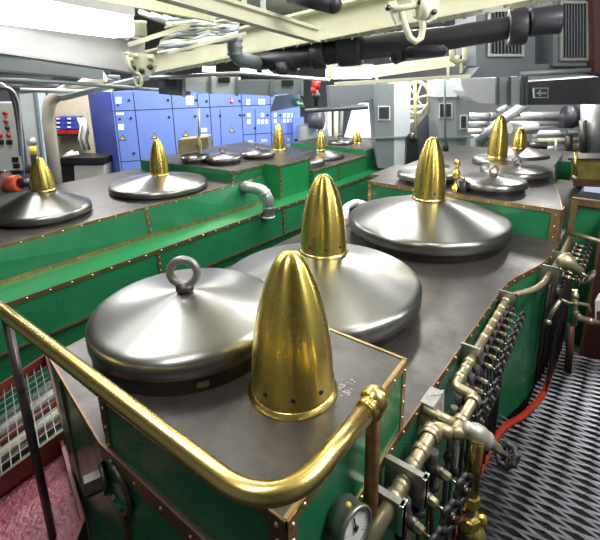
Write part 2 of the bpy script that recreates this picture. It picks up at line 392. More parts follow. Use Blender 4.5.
# ================================================================== LEFT TURBINE CASING
lt = thing('turbine_casing', (3, 4.2, FLOOR), 'long green turbine casing with stepped ledge along the left side', 'turbine casing')
top = [(-.6, 3.50), (.2, 3.50), (2.05, 3.50), (2.5, 3.46), (3.3, 3.47), (3.75, 3.5), (3.75, 5.05), (2.9, 5.15), (1.9, 5.1), (-.6, 4.9)]
stp = [(-.6, 3.12), (1.0, 3.12), (1.75, 3.11), (2.5, 3.10), (3.2, 3.08), (3.9, 3.06), (4.4, 3.05), (5.8, 3.05), (7.6, 3.05), (7.6, 5.1), (-.6, 5.0)]
m = MB(); m.prism(top, -1.42, PZ-.006, green); m.prism(stp, -1.74, -1.40, green, green_lit)
m.prism([(x, y+.05 if y < 4 else y) for x, y in stp], FLOOR-.3, -1.74, green)
ybot = [(-.6, 3.48), (.2, 3.48), (2.05, 3.44), (2.5, 3.38), (3.3, 3.355), (3.77, 3.35)]
for (p1, q1), (p2, q2) in zip(list(zip(top[:6], ybot))[:-1], list(zip(top[:6], ybot))[1:]):
    m.slab([(p1[0], p1[1]-.002, PZ-.004), (p2[0], p2[1]-.002, PZ-.004), (q2[0], q2[1], -1.40), (q1[0], q1[1], -1.40)], (0, .03, 0), green)
lib(m.build('casing_body', lt), 'green walls and sloping ledge')
m = MB(); m.prism(top, PZ-.006, PZ, plate); lib(m.build('top_plate', lt), 'worn steel top plate')
m = MB()
strip(m, [Vector((x, y-.001, PZ+.001)) for x, y in top[:6]], None, .036, .006, bronze, pitch=.15, rr=.009)
strip(m, [Vector((x, y-.001, -1.399)) for x, y in stp[:9]], None, .034, .006, copper, pitch=.15, rr=.009)
strip(m, [Vector((x, y-.014, -1.368)) for x, y in ybot], None, .032, .006, bronze, pitch=.22, rr=.006)
strip(m, [Vector((x, y-.001, -1.73)) for x, y in stp[:8]], None, .02, .006, copper, rivets=False)
strip(m, [(2.17, 3.49, PZ), (2.17, 3.425, -1.38)], (0, -1, 0), .03, .006, copper, side=(-1, 0, 0), pitch=.06)
strip(m, [(2.0, 3.085, -1.43), (2.0, 3.085, -1.73)], (0, -1, 0), .03, .006, copper, side=(-1, 0, 0), pitch=.06)
strip(m, [(3.62, 3.065, -1.43), (3.62, 3.065, -1.73)], (0, -1, 0), .03, .006, copper, side=(-1, 0, 0), pitch=.06)
lib(m.build('edge_strip', lt), 'riveted copper and bronze edge strips')
# raised boxes on left casing
lb = thing('rear_turbine_casing', (3.7, 4.3, PZ), 'raised green box casing with bronze edges in the middle of the left machine', 'turbine casing')
BZ = -1.0
b1 = [(3.29, 3.5), (3.76, 3.49), (3.76, 5.0), (3.1, 5.0)]
m = MB(); m.prism(b1, PZ, BZ, green, plate); m.build('box_body', lb)
b2 = [(3.78, 3.27), (4.38, 3.27), (4.42, 3.66), (4.85, 3.95), (4.95, 5.0), (3.76, 5.0), (3.76, 3.49)]
m = MB(); m.prism(b2, -1.40, BZ+.005, green_lit, plate); lib(m.build('square_box', lb), 'green square-fronted box in a lit tone')
m = MB()
strip(m, [(3.29, 4.9, BZ+.002), (3.29, 3.5, BZ+.002)], (-1, 0, 0), .028, .006, bronze, pitch=.14)
strip(m, [(3.29, 3.498, BZ+.002), (3.76, 3.49, BZ+.002)], (0, -1, 0), .028, .006, bronze, pitch=.14)
strip(m, [(3.29, 3.498, BZ), (3.29, 3.498, PZ)], (-1, 0, 0), .028, .006, bronze, side=(0, 1, 0), pitch=.05)
strip(m, [(3.78, 3.268, BZ+.006), (4.38, 3.268, BZ+.006)], (0, -1, 0), .022, .006, bronze, pitch=.14)
strip(m, [(3.78, 3.268, BZ), (3.78, 3.268, -1.4)], (0, -1, 0), .03, .006, copper, side=(1, 0, 0), pitch=.06)
strip(m, [(4.38, 3.268, BZ), (4.38, 3.268, -1.4)], (0, -1, 0), .022, .006, copper, side=(-1, 0, 0), pitch=.06)
strip(m, [(3.78, 3.268, BZ+.006), (3.78, 3.47, BZ+.006)], (-1, 0, 0), .03, .006, copper, pitch=.06)
lib(m.build('edge_strip', lb), 'riveted bronze edges')
la = thing('aft_casing', (5.4, 4.2, -1.4), 'lower green casing beyond the square box on the left machine', 'casing')
m = MB(); m.prism([(4.39, 3.22), (5.74, 3.22), (5.74, 5), (4.39, 5)], -1.40, -1.155, green_lit, plate); m.build('casing_body', la)
m = MB(); m.prism([(5.75, 3.24), (6.8, 3.24), (6.8, 4.7), (5.75, 4.7)], -1.4, -1.09, green, plate); m.build('raised_end', la)
m = MB(); strip(m, [(4.38, 3.218, -1.153), (5.74, 3.218, -1.153)], (0, -1, 0), .022, .006, bronze, pitch=.2)
strip(m, [(4.95, 3.218, -1.17), (4.95, 3.218, -1.4)], (0, -1, 0), .022, .006, copper, side=(1, 0, 0), pitch=.07); m.build('edge_strip', la)
lid('domed_lid', (1.50, 4.0), .385, -1.055, PZ, -.905, .09, 'steel cone lid at the left edge of the photo under the leftmost brass cap', rimh=.05)
lid('domed_lid', (2.66, 3.985), .50, -1.07, PZ, -.978, .09, 'broad steel cone lid in front of the blue cabinets', rimh=.045)
cap((1.53, 3.99), -.91, .29, .094, 'leftmost brass cap, on the cone lid by the grey control panel')
cap((2.68, 3.98), -.982, .375, .098, 'brass cap in front of the blue cabinets on the broad left lid')
flat_lid((3.42, 4.30), .19, 'small dark round lid furthest left of the three on the left raised box', BZ, h=.07, eye=False)
flat_lid((3.58, 3.98), .215, 'round lid with upright lifting eye, middle of three on the left raised box', BZ, h=.07)
flat_lid((4.06, 3.86), .225, 'round dark-rimmed lid, right of three on the left raised box', BZ, h=.07)
cap((4.66, 4.02), BZ+.005, .36, .092, 'brass cap at the back of the left machine standing before the blue switchboard')
lid('cone_lid', (4.66, 3.52), .24, -1.09, -1.155, -1.06, .05, 'flat dark lid beyond the square green box', n=36)
lid('cone_lid', (5.20, 3.68), .34, -1.12, -1.155, -1.04, .07, 'dark steep cone lid far along the left machine', n=40, drumm=darkm, cm=darkcone)
cap((5.18, 3.665), -1.045, .275, .075, 'small brass cap on the dark steep cone far along the left machine')
flat_lid((6.10, 3.93), .20, 'dark round lid with lifting eye on the last green block, left machine', -1.09, h=.04)
cap((6.33, 3.75), -1.09, .20, .075, 'last small brass cap at the end of the left machine')
# brass trough behind the small lids
t = thing('brass_trough', V(192, 155, 4.9), 'dull brass rectangular trough with upright spindle behind the round lids', 'trough')
m = MB(); m.slab([V(178, 140, 5.3), V(208, 137, 5.35), V(208, 149, 5.35), V(178, 155, 5.3)], FH*.25, brassm); m.build('trough_body', t)
m = MB(); m.tube([V(199, 156, 5.2), V(199, 108, 5.2)], .012, brassm, 8); m.lathe(V(199, 145, 5.2), [(.02, -.1), (.035, -.02), (.035, .02), (.015, .1)], brassm, 12); m.build('spindle', t)
# silver elbow pipe on left casing
m = MB(); q = [AY(242, 187, 3.48), AY(252, 188, 3.25), AY(262, 190, 3.08), AY(268, 198, 3.02), AY(268.5, 217, 3.02)]
m.tube(arc_path(q, .05), .062, silver, 18)
for k_, ax_ in ((0, q[1]-q[0]), (2, q[3]-q[2]), (3, q[4]-q[3])): m.lathe(lerp(q[k_], q[k_+1], .5), [(.063, -.014), (.070, 0), (.063, .014)], silver, 18, axis=ax_)
m.lathe(q[4], [(.07, 0), (.07, .012), (.062, .014)], silver, 18)
tag(m.build('elbow_pipe'), 'silver lagged elbow pipe dropping onto the left green ledge', 'pipe')
# white lagged bend between casings
m = MB(); m.tube(arc_path([AZ(345, 222, -1.1), AZ(346, 207, -1.08), AZ(356, 202, -1.08), AZ(366, 205, -1.1)], .05), .03, paper, 10)
tag(m.build('lagged_bend'), 'small white lagged pipe bend beside the left edge of the right casing', 'pipe')

# ================================================================== HANDRAIL
h = thing('handrail', (.5, .8, FLOOR), 'thick polished brass handrail bending round the near end of the right casing', 'handrail')
RZr = -.78
path = arc_path([(.43, 2.7, RZr), (.446, 1.7, RZr), (.455, .425, RZr), (.836, .432, RZr-.005)], .15, 12)
m = MB(); m.tube(path, .0235, brassr, 24); m.build('rail', h)
m = MB(); m.ball((.842, .436, RZr-.006), .036, brassr, 20); m.tube([(.79, .432, RZr-.004), (.812, .433, RZr-.004)], .027, brassr, 20)
m.lathe((.842, .436, RZr-.056), [(.02, 0), (.024, .01), (.027, .04)], brassr, 20); m.build('ball_joint', h)
m = MB(); m.tube([(.842, .436, RZr-.03), (.842, .436, FLOOR)], .0195, mat('aged_brass_post', (.34, .21, .09), .9, .3, col2=(.16, .09, .04), nscale=20), 18)
lib(m.build('post', h), 'aged brown brass post')
m = MB(); q = (.446, 1.66); m.tube([(q[0], q[1], RZr-.02), (q[0]+.0, q[1], FLOOR)], .0155, darkm, 14)
lib(m.build('post', h), 'dark post at the left edge')

# ================================================================== BRASS OIL HEADER ALONG THE SIDE
HZ = -1.165
hd = thing('supply_header', (1.7, .43, FLOOR), 'jointed dull brass supply pipe running along the right casing below its edge', 'pipe')
hp = [(.70, .405, HZ), (1.255, .415, HZ), (1.262, .355, HZ), (1.49, .352, HZ), (1.50, .432, HZ), (2.33, .448, HZ)]
m = MB(); m.tube(arc_path(hp[:3], .02, 4), .0225, brassm, 16); m.tube(arc_path(hp[2:], .02, 4), .0185, brassm, 16); m.build('main_pipe', hd)
m = MB(); m.tube(arc_path([(2.33, .448, HZ), (2.40, .447, HZ-.01), (2.56, .36, HZ-.012), (2.66, .335, HZ-.01), (3.05, .31, HZ+.01), (3.5, .31, HZ+.02)], .06, 6), .0165, brassm, 14)
lib(m.build('far_pipe', hd), 'thinner brass pipe bending out toward the far end')
for x, r2, y in [(.93, .027, .41), (.98, .025, .41), (1.06, .025, .412), (1.13, .028, .414), (1.21, .030, .415), (1.225, .033, .415), (1.33, .027, .354), (1.46, .027, .352), (1.56, .022, .434), (1.63, .022, .435), (1.68, .023, .436), (1.9, .021, .44), (1.98, .021, .441), (2.06, .021, .442), (2.14, .021, .444), (2.22, .021, .446), (2.31, .024, .448)]:
    m = MB(); m.lathe((x, y, HZ), [(r2-.004, -.014), (r2, -.012), (r2, .012), (r2-.004, .014)], brassm, 16, axis=(1, 0, 0)); m.build('coupling', hd)
m = MB(); m.tube([(1.30, .475, -1.15), (1.31, .36, HZ)], .018, brassm, 14); m.tube([(1.26, .36, HZ), (1.30, .31, HZ+.005), (1.30, .25, HZ)], .02, brassm, 14); m.build('branch_pipe', hd)
m = MB(); m.slab([(1.33, .484, -1.125), (1.37, .44, -1.12), (1.36, .43, -1.25), (1.31, .46, -1.27), (1.28, .484, -1.25)], (.03, .0, .0), concrete); m.box((1.345, .465, -1.185), (.10, .05, .12), concrete)
lib(m.build('packing_block', hd), 'mottled grey packing round the pipe')
def bracket(x, y0, y1, z0=-1.235, z1=-1.118, t=.012):
    m = MB(); m.box((x, (y0+y1)/2, (z0+z1)/2), (t, y1-y0, z1-z0), galv)
    m.box((x+.002, y0+.006, (z0+z1)/2), (t+.01, .012, z1-z0), chrome); o = m.build('bracket_plate', hd, bevel=.001); return o
bracket(1.01, .345, .475, t=.02); bracket(.905, .365, .475, z1=-1.13, t=.022); bracket(1.73, .40, .49); bracket(2.33, .40, .49); bracket(2.82, .26, .37); bracket(3.10, .26, .36)
# manifold valves
def valve(x, y, z, label, group, s=1., wheel_r=.047):
    t = thing('manifold_valve', (x, y, z), label, 'valve', group)
    D_ = Vector((-.28, -1, .12)).normalized(); P_ = Vector((x, y, z))
    m = MB(); m.tube([(x, y, HZ-.01), (x, y, z-.07*s)], .017*s, darkm, 10); m.tube([P_, P_+D_*.045*s], .018*s, darkm, 10)
    m.ball((x, y, z), .026*s, darkm, 12); m.lathe((x, y, z-.075*s), [(.026*s, -.008), (.026*s, .008)], darkm, 8, caps=True); m.build('valve_body', t)
    m = MB(); m.lathe(P_+D_*.042*s, [(.015*s, 0), (.015*s, .022*s), (.010*s, .026*s)], brassm, 6, axis=D_, smooth=False, caps=True); m.build('packing_nut', t)
    m = MB(); m.tube([P_+D_*.06*s, P_+D_*.118*s], .005*s, chrome, 8); m.build('stem', t)
    m = MB(); w = wheel_r*s; n = 7; c = P_+D_*.115*s; ax = D_; u = ax.cross(Vector((0, 0, 1))).normalized(); v = ax.cross(u)
    pts = []
    for k in range(42):
        a = 2*PI*k/42; rr = w*(1+.10*math.cos(n*a)); pts.append(c+(u*math.cos(a)+v*math.sin(a))*rr*.82)
    m.tube(pts, .0085*s, black, 8, closed=True)
    m.lathe(c, [(.0005, .010), (.012*s, .009), (.014*s, 0), (.012*s, -.006), (.0005, -.007)], darkm, 12, axis=ax)
    for k in range(4):
        a = PI/2*k+.3; m.tube([c, c+(u*math.cos(a)+v*math.sin(a))*w*.8], .005*s, black, 6)
    m.lathe(c, [(.0005, .0015), (w*.78, .0015), (w*.74, -.0015), (.0005, -.0015)], black, 24, axis=ax)
    m.build('handwheel', t)
    m = MB(); m.lathe(c, [(.0004, .014), (.006*s, .012), (.008*s, .006), (.008*s, 0)], mat('copper_nut', (.6, .3, .15), .9, .3), 6, axis=ax, smooth=False); m.build('wheel_nut', t)
    m = MB(); m.tube([(x, y, z-.07*s), (x+.01, y-.01, z-.25), (x+.01, y-.01, FLOOR-.02)], .008*s, darkm, 8); m.build('drain_tube', t)
    return t
nearl = ['black handwheel valve beside the bronze rail post, lowest of the near three', 'black handwheel valve in the middle of the near three, facing the walkway', 'black handwheel valve uppermost of the near three, under the brass pipe elbow']
for i, x in enumerate((.955, 1.055, 1.165)): valve(x, .385, -1.235, nearl[i], 'valves by the rail post', s=1.0)
v0 = valve(1.40, .40, -1.235, 'small black valve in the dense cluster under the middle of the brass header', 'small valves in the middle cluster', s=.8)
for x in (1.475, 1.55, 1.62, 1.69): copy_tree(v0, (x-1.40, 0.008, 0))
v1 = valve(1.79, .415, -1.225, 'small black valve in the straight row between the two grey brackets', 'small valves in the straight row', s=.72)
for k in range(1, 8): copy_tree(v1, (.073*k, .003*k, 0))
v2 = valve(2.90, .27, -1.20, 'small valve in the far row where the casing bulges out', 'small valves in the far row', s=.8)
for k in range(1, 8): copy_tree(v2, (.088*k, 0, 0))
# extra thin tubes falling to the deck
t = thing('drain_tube_bundle', (1.5, .4, FLOOR), 'thin dark vertical drain tubes falling to the deck under the middle valves', 'pipes')
for i, (x, y) in enumerate([(1.33, .36), (1.375, .40), (1.42, .34), (1.47, .395), (1.52, .36), (1.60, .41)]):
    m = MB(); m.tube([(x, y, -1.22), (x, y, FLOOR)], .009, darkm if i % 3 else chrome, 8)
    for z in (-1.38, -1.62): m.lathe((x, y, z), [(.009, -.02), (.016, -.012), (.016, .012), (.009, .02)], darkm, 8)
    m.build('tube', t)
t = thing('drain_tube_bundle', (2.7, .3, FLOOR), 'dark vertical tubes hugging the bulged corner of the green casing', 'pipes')
for i, (x, y) in enumerate([(2.98, .335), (3.06, .325), (3.14, .32), (3.22, .31), (3.32, .31)]):
    m = MB(); m.tube([(x, y, -1.22), (x-.0, y, FLOOR)], .011, darkm, 8); m.build('tube', t)
# cream cylinder valve with wheel, brass riser
t = thing('stop_valve', (1.25, .28, -1.2), 'large pale-bodied stop valve with black knobbed handwheel leaning over the walkway', 'valve')
a = Vector((1.27, .30, -1.125)); b = Vector((1.375, .20, -1.255)); d = (b-a).normalized()
palem = mat('pale_valve_body', (.50, .48, .42), .5, .45, noise=.3, nscale=30, bump=.2, bscale=40)
m = MB(); m.lathe(a, [(.0005, -.03), (.018, -.03), (.019, -.008), (.027, .0), (.033, .018), (.034, .04), (.029, .06), (.031, .064), (.031, .076), (.024, .08), (.021, .10), (.0005, .101)], palem, 24, axis=d); m.build('valve_body', t)
m = MB(); m.lathe(a+d*.10, [(.017, 0), (.017, .038), (.012, .043), (.007, .045), (.007, .09), (.0004, .091)], brassm, 6, axis=d, smooth=False); m.build('packing_nut', t)
m = MB(); c = a+d*.185; u = d.cross(Vector((0, 0, 1))).normalized(); v = d.cross(u)
m.tube([c+(u*math.cos(q)+v*math.sin(q))*(.034*(1+.07*math.cos(8*q))) for q in [2*PI*k/48 for k in range(48)]], .0105, black, 8, closed=True)
for k in range(8):
    q = PI/4*k; m.ball(c+(u*math.cos(q)+v*math.sin(q))*.038, .010, black, 8)
    m.tube([c, c+(u*math.cos(q)+v*math.sin(q))*.036], .005, black, 6)
m.build('handwheel', t)
m = MB(); m.lathe(c, [(.018, -.004), (.018, .012), (.0004, .016)], brassm, 20, axis=d); lib(m.build('hub', t), 'brass hub of the handwheel')
t = thing('riser_pipe', (1.262, .28, FLOOR), 'upright brass riser pipe with hexagonal nuts below the pale stop valve', 'pipe')
rx, ry = 1.262, .278
m = MB(); m.tube([(rx, ry, -1.15), (rx, ry, -1.41)], .021, mat('dark_brass', (.42, .28, .09), 1, .22), 18); m.tube([(rx, ry, -1.40), (rx, ry, FLOOR)], .016, darkm, 12); m.build('pipe_run', t)
for z, rr in ((-1.385, .028), (-1.475, .036)):
    m = MB(); m.lathe((rx, ry, z), [(rr*.8, -.026), (rr, -.022), (rr, .016), (rr*.8, .022)], brass, 6, smooth=False, caps=True); m.build('hex_nut', t)
m = MB(); m.tube([(rx, ry, -1.50), (rx+.03, ry-.02, -1.56), (rx+.05, ry-.03, -1.62)], [.03, .034, .02], brass, 12); m.ball((rx+.045, ry-.025, -1.50), .024, brass, 12); m.build('brass_tee', t)
m = MB(); m.tube([(rx-.02, ry+.015, -1.45), (rx-.075, ry+.035, -1.43)], [.018, .014], mat('copper_end', (.55, .24, .10), .9, .3), 12); lib(m.build('copper_stub', t), 'copper side stub')
# pressure gauge
t = thing('pressure_gauge', (.77, .42, -1.12), 'round steel pressure gauge with white dial on the green side wall', 'gauge')
gc = Vector((.715, .412, -1.05)); ax = Vector((-.20, -1, .10)).normalized()
m = MB(); m.lathe(gc, [(.0005, -.045), (.051, -.045), (.051, -.002), (.054, 0), (.054, .010), (.048, .012), (.047, .004)], galv, 40, axis=ax); m.build('gauge_case', t)
m = MB(); m.lathe(gc, [(.047, .004), (.0005, .0041)], paper, 40, axis=ax)
u = ax.cross(Vector((0, 0, 1))).normalized(); v = u.cross(ax)
for k in range(25):
    q = (-.25+k*1.5/24)*PI*1.0; e = u*math.cos(q)+v*math.sin(q); L = .009 if k % 4 == 0 else .005
    m.bar(gc+ax*.0048+e*(.042-L), gc+ax*.0048+e*.042, .0014, .0006, black, up=ax)
m.build('dial', t)
m = MB(); m.bar(gc+ax*.007-v*.012, gc+ax*.007+v*.034+u*.006, .004, .0012, black, up=ax); m.lathe(gc+ax*.006, [(.007, 0), (.007, .003), (.0003, .0035)], black, 12, axis=ax); m.build('needle', t)
m = MB(); m.ball(gc-ax*.02+Vector((0, 0, .049)), .008, yellow, 8); lib(m.build('filler_plug', t), 'yellow filler plug')
m = MB(); m.tube([gc-ax*.03, gc-ax*.03-Vector((0, 0, .12))], .01, brassm, 10); m.build('connector', t)

# ================================================================== LOWER LEFT TRAY
meshw = mat('mesh_wire', (.22, .22, .23), .6, .4)
t = thing('drip_tray', (.6, 2.1, -1.9), 'rust-red steel tray with a wire mesh lid between the two casings', 'tray')
TZ = -1.72
def tz(u, v, z=TZ): return AZ(u, v, z)
A, B, Cc, D = tz(-30, 412), tz(47, 360), tz(66, 436), tz(-30, 508)
m = MB()
for a, b in ((A, B), (B, Cc), (Cc, D)):
    m.bar(a, b, .012, .09, trayred)
m.slab([A-Vector((0, 0, .22)), B-Vector((0, 0, .22)), Cc-Vector((0, 0, .22)), D-Vector((0, 0, .22))], (0, 0, -.01), trayred); m.build('tray_frame', t)
m = MB()
for i in range(13):
    f = i/12; m.bar(lerp(A, D, f), lerp(B, Cc, f), .0042, .0042, meshw)
for i in range(11):
    f = i/10; m.bar(lerp(A, B, f)+Vector((0, 0, .006)), lerp(D, Cc, f)+Vector((0, 0, .005)), .0042, .0042, meshw)
lib(m.build('mesh_lid', t), 'galvanised wire mesh panel')
for i in range(7):
    m = MB(); f = .12+i*.125; a = lerp(A, D, f)-Vector((0, 0, .12)); b = lerp(B, Cc, f)-Vector((0, 0, .12))
    m.tube([a, b], .028, [greyduct, panelg, trayred, cream, maroon, green, silver][i], 10)
    tag(m.build('tray_pipe'), 'pipe running beneath the wire mesh panel at lower left', 'pipe', 'pipes beneath the wire mesh')
t = thing('slurry_basin', (.45, 1.8, -1.9), 'rust-red basin holding pink granular slurry at the lower left corner', 'basin')
A2, B2, C2, D2 = tz(-40, 515, -1.75), tz(62, 444, -1.75), tz(84, 525, -1.75), tz(40, 640, -1.75)
E2 = tz(-60, 640, -1.75)
m = MB()
for a, b in ((A2, B2), (B2, C2), (C2, D2)): m.bar(a+Vector((0, 0, -.03)), b+Vector((0, 0, -.03)), .015, .12, trayred)
m.build('basin_wall', t)
m = MB(); z_ = Vector((0, 0, -.05)); 
N = 60; vs = []; fs = []
for i in range(N+1):
    for j in range(N+1):
        q = lerp(lerp(A2, B2, i/N), lerp(E2, C2, i/N), j/N)
        q = q+z_+Vector((0, 0, .006*math.sin(i*1.9+1.3*math.sin(j*.7))*math.sin(j*1.7+math.sin(i*.9))+random.uniform(-.002, .002)))
        vs.append(q)
for i in range(N):
    for j in range(N): k = i*(N+1)+j; fs.append((k, k+1, k+N+2, k+N+1))
m.add(vs, fs, pink, True); o = m.build('slurry', t); lib(o, 'pink lumpy slurry'); o['kind'] = 'stuff'

exec_bg = True
# ================================================================== DECKHEAD: LAMPS, BEAMS, PIPES
def fixture(name, a, b, w, h, label, cat='light'):
    t = thing(name, (Vector(a)+Vector(b))/2, label, cat); d = (Vector(b)-Vector(a)).normalized()
    m = MB(); m.bar(Vector(a)+Vector((0, 0, h*.5)), Vector(b)+Vector((0, 0, h*.5)), w*1.05, h*.3, white); m.build('lamp_housing', t)
    m = MB(); m.bar(a, b, w, h*.8, lampm); o = m.build('diffuser', t, bevel=.02); lib(o, 'glowing white diffuser')
    for q, s in ((a, -1), (b, 1)):
        m = MB(); m.box(Vector(q)+d*s*.012, (.03, .05, h*.8), cream); m.build('end_clip', t)
    return t
fixture('ceiling_light', V(-130, -12, 1.75), V(124, 27, 2.75), .19, .15, 'long glowing tube light at the upper left corner under the deckhead')
lampm = mat('bright_diffuser', (1., 1., .98), 0, .5, emit=14)
fixture('ceiling_light', V(331, 73, 4.3), V(367, 73, 4.6), .16, .13, 'glowing box light at the centre top below the black pipe')
def ibeam(name, a, b, hgt, w, mt, label, n=None, webt=.02, rv=0):
    a, b = Vector(a), Vector(b); t = tag(MB().build(name), label, 'beam') if False else None
    m = MB(); u = Vector((0, 0, 1))
    m.bar(a, b, w, .018, mt); m.bar(a+u*hgt, b+u*hgt, w, .018, mt); m.bar(a+u*hgt/2, b+u*hgt/2, webt, hgt, mt)
    if rv:
        x = (b-a).normalized(); y = u.cross(x).normalized(); L = (b-a).length; k = int(L/rv)
        for i in range(k):
            for s in (-1, 1):
                m.ball(a+x*(i+.5)*rv+y*s*w*.33-u*.01, .013, mt, 8)
    return tag(m.build(name), label, 'beam')
aA, bA = AY(-40, 47, 3.1), AY(146, 74, 3.1)
ibeam('deck_beam', aA, bA, .24, .16, white, 'broad white deck beam below the long tube light at upper left')
aB, bB = AX(148, 74, 2.75), AX(640, -20, 2.75)
ibeam('deck_beam', aB, bB, .20, .20, cream, 'riveted cream deck beam crossing the top from left to right above the black pipe', rv=.13)
m = MB(); m.bar(V(128, 45, 2.7), V(189, 25, 2.9), .022, .026, cream)
tag(m.build('deck_strut'), 'pale sloping strut beside the tube light end', 'strut')
aC, bC = AY(120, -14, 1.75), AY(316, 41, 1.75)
ibeam('deck_beam', aC, bC, .07, .07, cream, 'yellowed deck beam slanting down from the top edge to the riveted beam')
m = MB(); m.bar(V(205, 0, 2.6), V(243, 14, 2.9), .05, .05, cream); tag(m.build('deck_strut'), 'short yellowed strut above the slanting beam', 'strut')
for i, (u, lab) in enumerate([(244, 'thin upright hanger near the middle top, left one'), (263, 'white upright hanger near the middle top, right one')]):
    m = MB(); m.bar(V(u, -8, 3.0), V(u, 20-i*2, 3.0), .02+.01*i, .03, white if i else creamg); tag(m.build('hanger_bar'), lab, 'bar')
m = MB(); m.bar(V(168, 53, 2.9), V(246, 33, 3.0), .02, .02, cream); tag(m.build('deck_strut'), 'long pale strut along the lower edge of the cable tray', 'strut')
aE, bE = V(30, -20, 3.1), V(330, -2, 3.1)
m = MB(); m.bar(V(60, -14, 3.0), V(215, 14, 3.1), .10, .10, creamg); tag(m.build('deck_girder'), 'yellowed girder behind the end of the long tube light', 'beam')
t = thing('junction_box', V(139, 29, 2.9), 'round cream junction box just beyond the end of the long tube light', 'box')
m = MB(); m.lathe(V(139, 29, 2.9), [(.0005, -.04), (.045, -.04), (.045, .03), (.05, .03), (.05, .045), (.0005, .05)], cream, 18); m.build('box_body', t)
m = MB(); m.tube([V(126, 38, 2.7), V(130, 32, 2.75), V(128, 22, 2.75)], .016, cream, 8); m.build('cable_gland', t)
for i in range(5):
    m = MB(); m.tube([V(140+i*12, 12+i*2.5, 3.5), V(165+i*12, 22+i*2, 3.4), V(180+i*14, 30-i*2, 3.4)], .02, [greyduct, lightduct, creamg][i % 3], 8)
    tag(m.build('deckhead_pipe'), 'small grey pipe in the clutter above the cable tray', 'pipe', 'small pipes above the cable tray')
# cable tray clutter between beams
t = thing('cable_tray', V(205, 30, 3.2), 'slotted cable tray with bundled grey cables above the riveted beam', 'cable tray')
m = MB()
Q = [V(170, 22, 3.4), V(240, 22, 3.4), V(238, 40, 3.1), V(160, 52, 3.0)]
m.slab(Q, (0, 0, .02), greyduct); m.build('tray', t)
for i in range(12):
    m = MB(); f = (i+.5)/12; m.bar(lerp(Q[0], Q[1], f)-FH*.02, lerp(Q[3], Q[2], f)-FH*.02, .012, .008, greyduct if i % 3 else creamg); m.build('rung', t)
for i in range(20):
    m = MB(); f = i/19; a = lerp(Q[0], Q[3], f); b = lerp(Q[1], Q[2], f); pts = [lerp(a, b, s/5)-FH*(.035+random.random()*.03)+UP*random.uniform(-.02, .02) for s in range(6)]
    m.tube(pts, .012, [greyduct, lightduct, creamg][i % 3], 6); m.build('cable', t)
# beam end plate, shackle and ring
t = thing('lifting_bracket', V(137, 66, 3.0), 'cream lifting bracket with bolts and hanging ring where the left beams meet', 'bracket')
cc = V(137, 64, 2.8); m = MB()
m.slab([V(121, 52, 2.85), V(152, 54, 2.85), V(156, 66, 2.85), V(150, 76, 2.85), V(128, 72, 2.85)], FH*.03, cream)
for (u, v_) in [(128, 54), (131, 60), (133, 68), (142, 71), (150, 67), (150, 58), (136, 56)]: m.lathe(V(u, v_, 2.84), [(.016, -.01), (.016, .01), (.0004, .018)], darkm if v_ > 64 else cream, 8, axis=-FH)
m.build('bracket_plate', t)
m = MB(); c0 = V(138, 80, 2.8); m.tube([c0+RT*(.022*math.cos(a))+Vector((0, 0, .04*math.sin(a))) for a in [2*PI*i/20 for i in range(20)]], .010, cream, 8, closed=True); m.tube([V(127, 56, 2.8), V(130, 68, 2.78), V(136, 75, 2.8)], .012, cream, 8); m.build('ring', t)
t = thing('shackle', V(420, 20, 2.4), 'large cream U-shaped shackle hanging from the riveted beam at the top', 'shackle')
m = MB(); d = 2.3
m.tube([V(402, 12, d), V(406, 28, d), V(410, 38, d), V(416, 42, d), V(421, 38, d), V(423, 28, d), V(421, 10, d)], .016, cream, 12); m.build('bow', t)
m = MB(); m.tube([V(392, 10, d), V(424, 4, d)], .015, cream, 10)
m.lathe(V(423, 8, d), [(.0005, -.02), (.055, -.02), (.06, 0), (.055, .02), (.0005, .02)], cream, 16, axis=RT)
m.slab([V(388, 2, d), V(396, 0, d), V(404, 20, d), V(397, 24, d)], FH*.05, cream); m.slab([V(414, -4, d), V(440, -2, d), V(437, 18, d), V(428, 23, d), V(416, 16, d)], FH*.06, cream)
for (u, v_) in [(388, 8), (420, 2), (434, 12), (427, 17)]: m.lathe(V(u, v_, d-.01), [(.014, -.01), (.014, .012), (.0004, .014)], darkm, 6, axis=-FH)
m.build('pin_and_lugs', t)
# black exhaust pipe
t = thing('exhaust_pipe', V(420, 40, 3.2), 'thick black pipe with collars running under the riveted beam', 'pipe')
pp = [V(257, 62, 3.6), V(310, 56, 3.5), V(350, 49, 3.4), V(450, 38, 3.2), V(520, 26, 3.1), V(556, 18, 3.0)]
m = MB(); m.tube(pp, [.062, .085, .088, .078, .074, .074], pipeblk, 24); m.build('pipe_run', t)
for (u, v_, d, r2, L) in [(319, 54, 3.45, .108, .05), (350, 48, 3.4, .128, .085), (517, 27, 3.1, .118, .055), (545, 21, 3.02, .088, .09), (292, 59, 3.55, .094, .04), (275, 61, 3.58, .080, .04)]:
    m = MB(); c = V(u, v_, d); ax = (pp[3]-pp[2]).normalized(); m.lathe(c, [(.05, -L), (r2*.96, -L), (r2, -L*.8), (r2, L*.8), (r2*.96, L), (.05, L)], pipeblk, 28, axis=ax); m.build('collar', t)
for pts_, rs_ in (([V(398, 46, 3.3), V(399, 57, 3.3), V(401, 62, 3.3)], [.07, .065, .045]), ([V(404, 51, 3.25), V(425, 50, 3.22), V(443, 48, 3.2), V(447, 47, 3.2)], [.05, .055, .055, .03]), ([V(282, 62, 3.5), V(283, 72, 3.5), V(283, 75, 3.5)], [.05, .055, .03])):
    m = MB(); m.tube(pts_, rs_, pipeblk, 16); m.build('drain_boss', t)
m = MB(); m.tube(arc_path([V(234, 34, 3.3), V(235, 58, 3.3), V(257, 63, 3.55)], .12), .052, greyduct, 16)
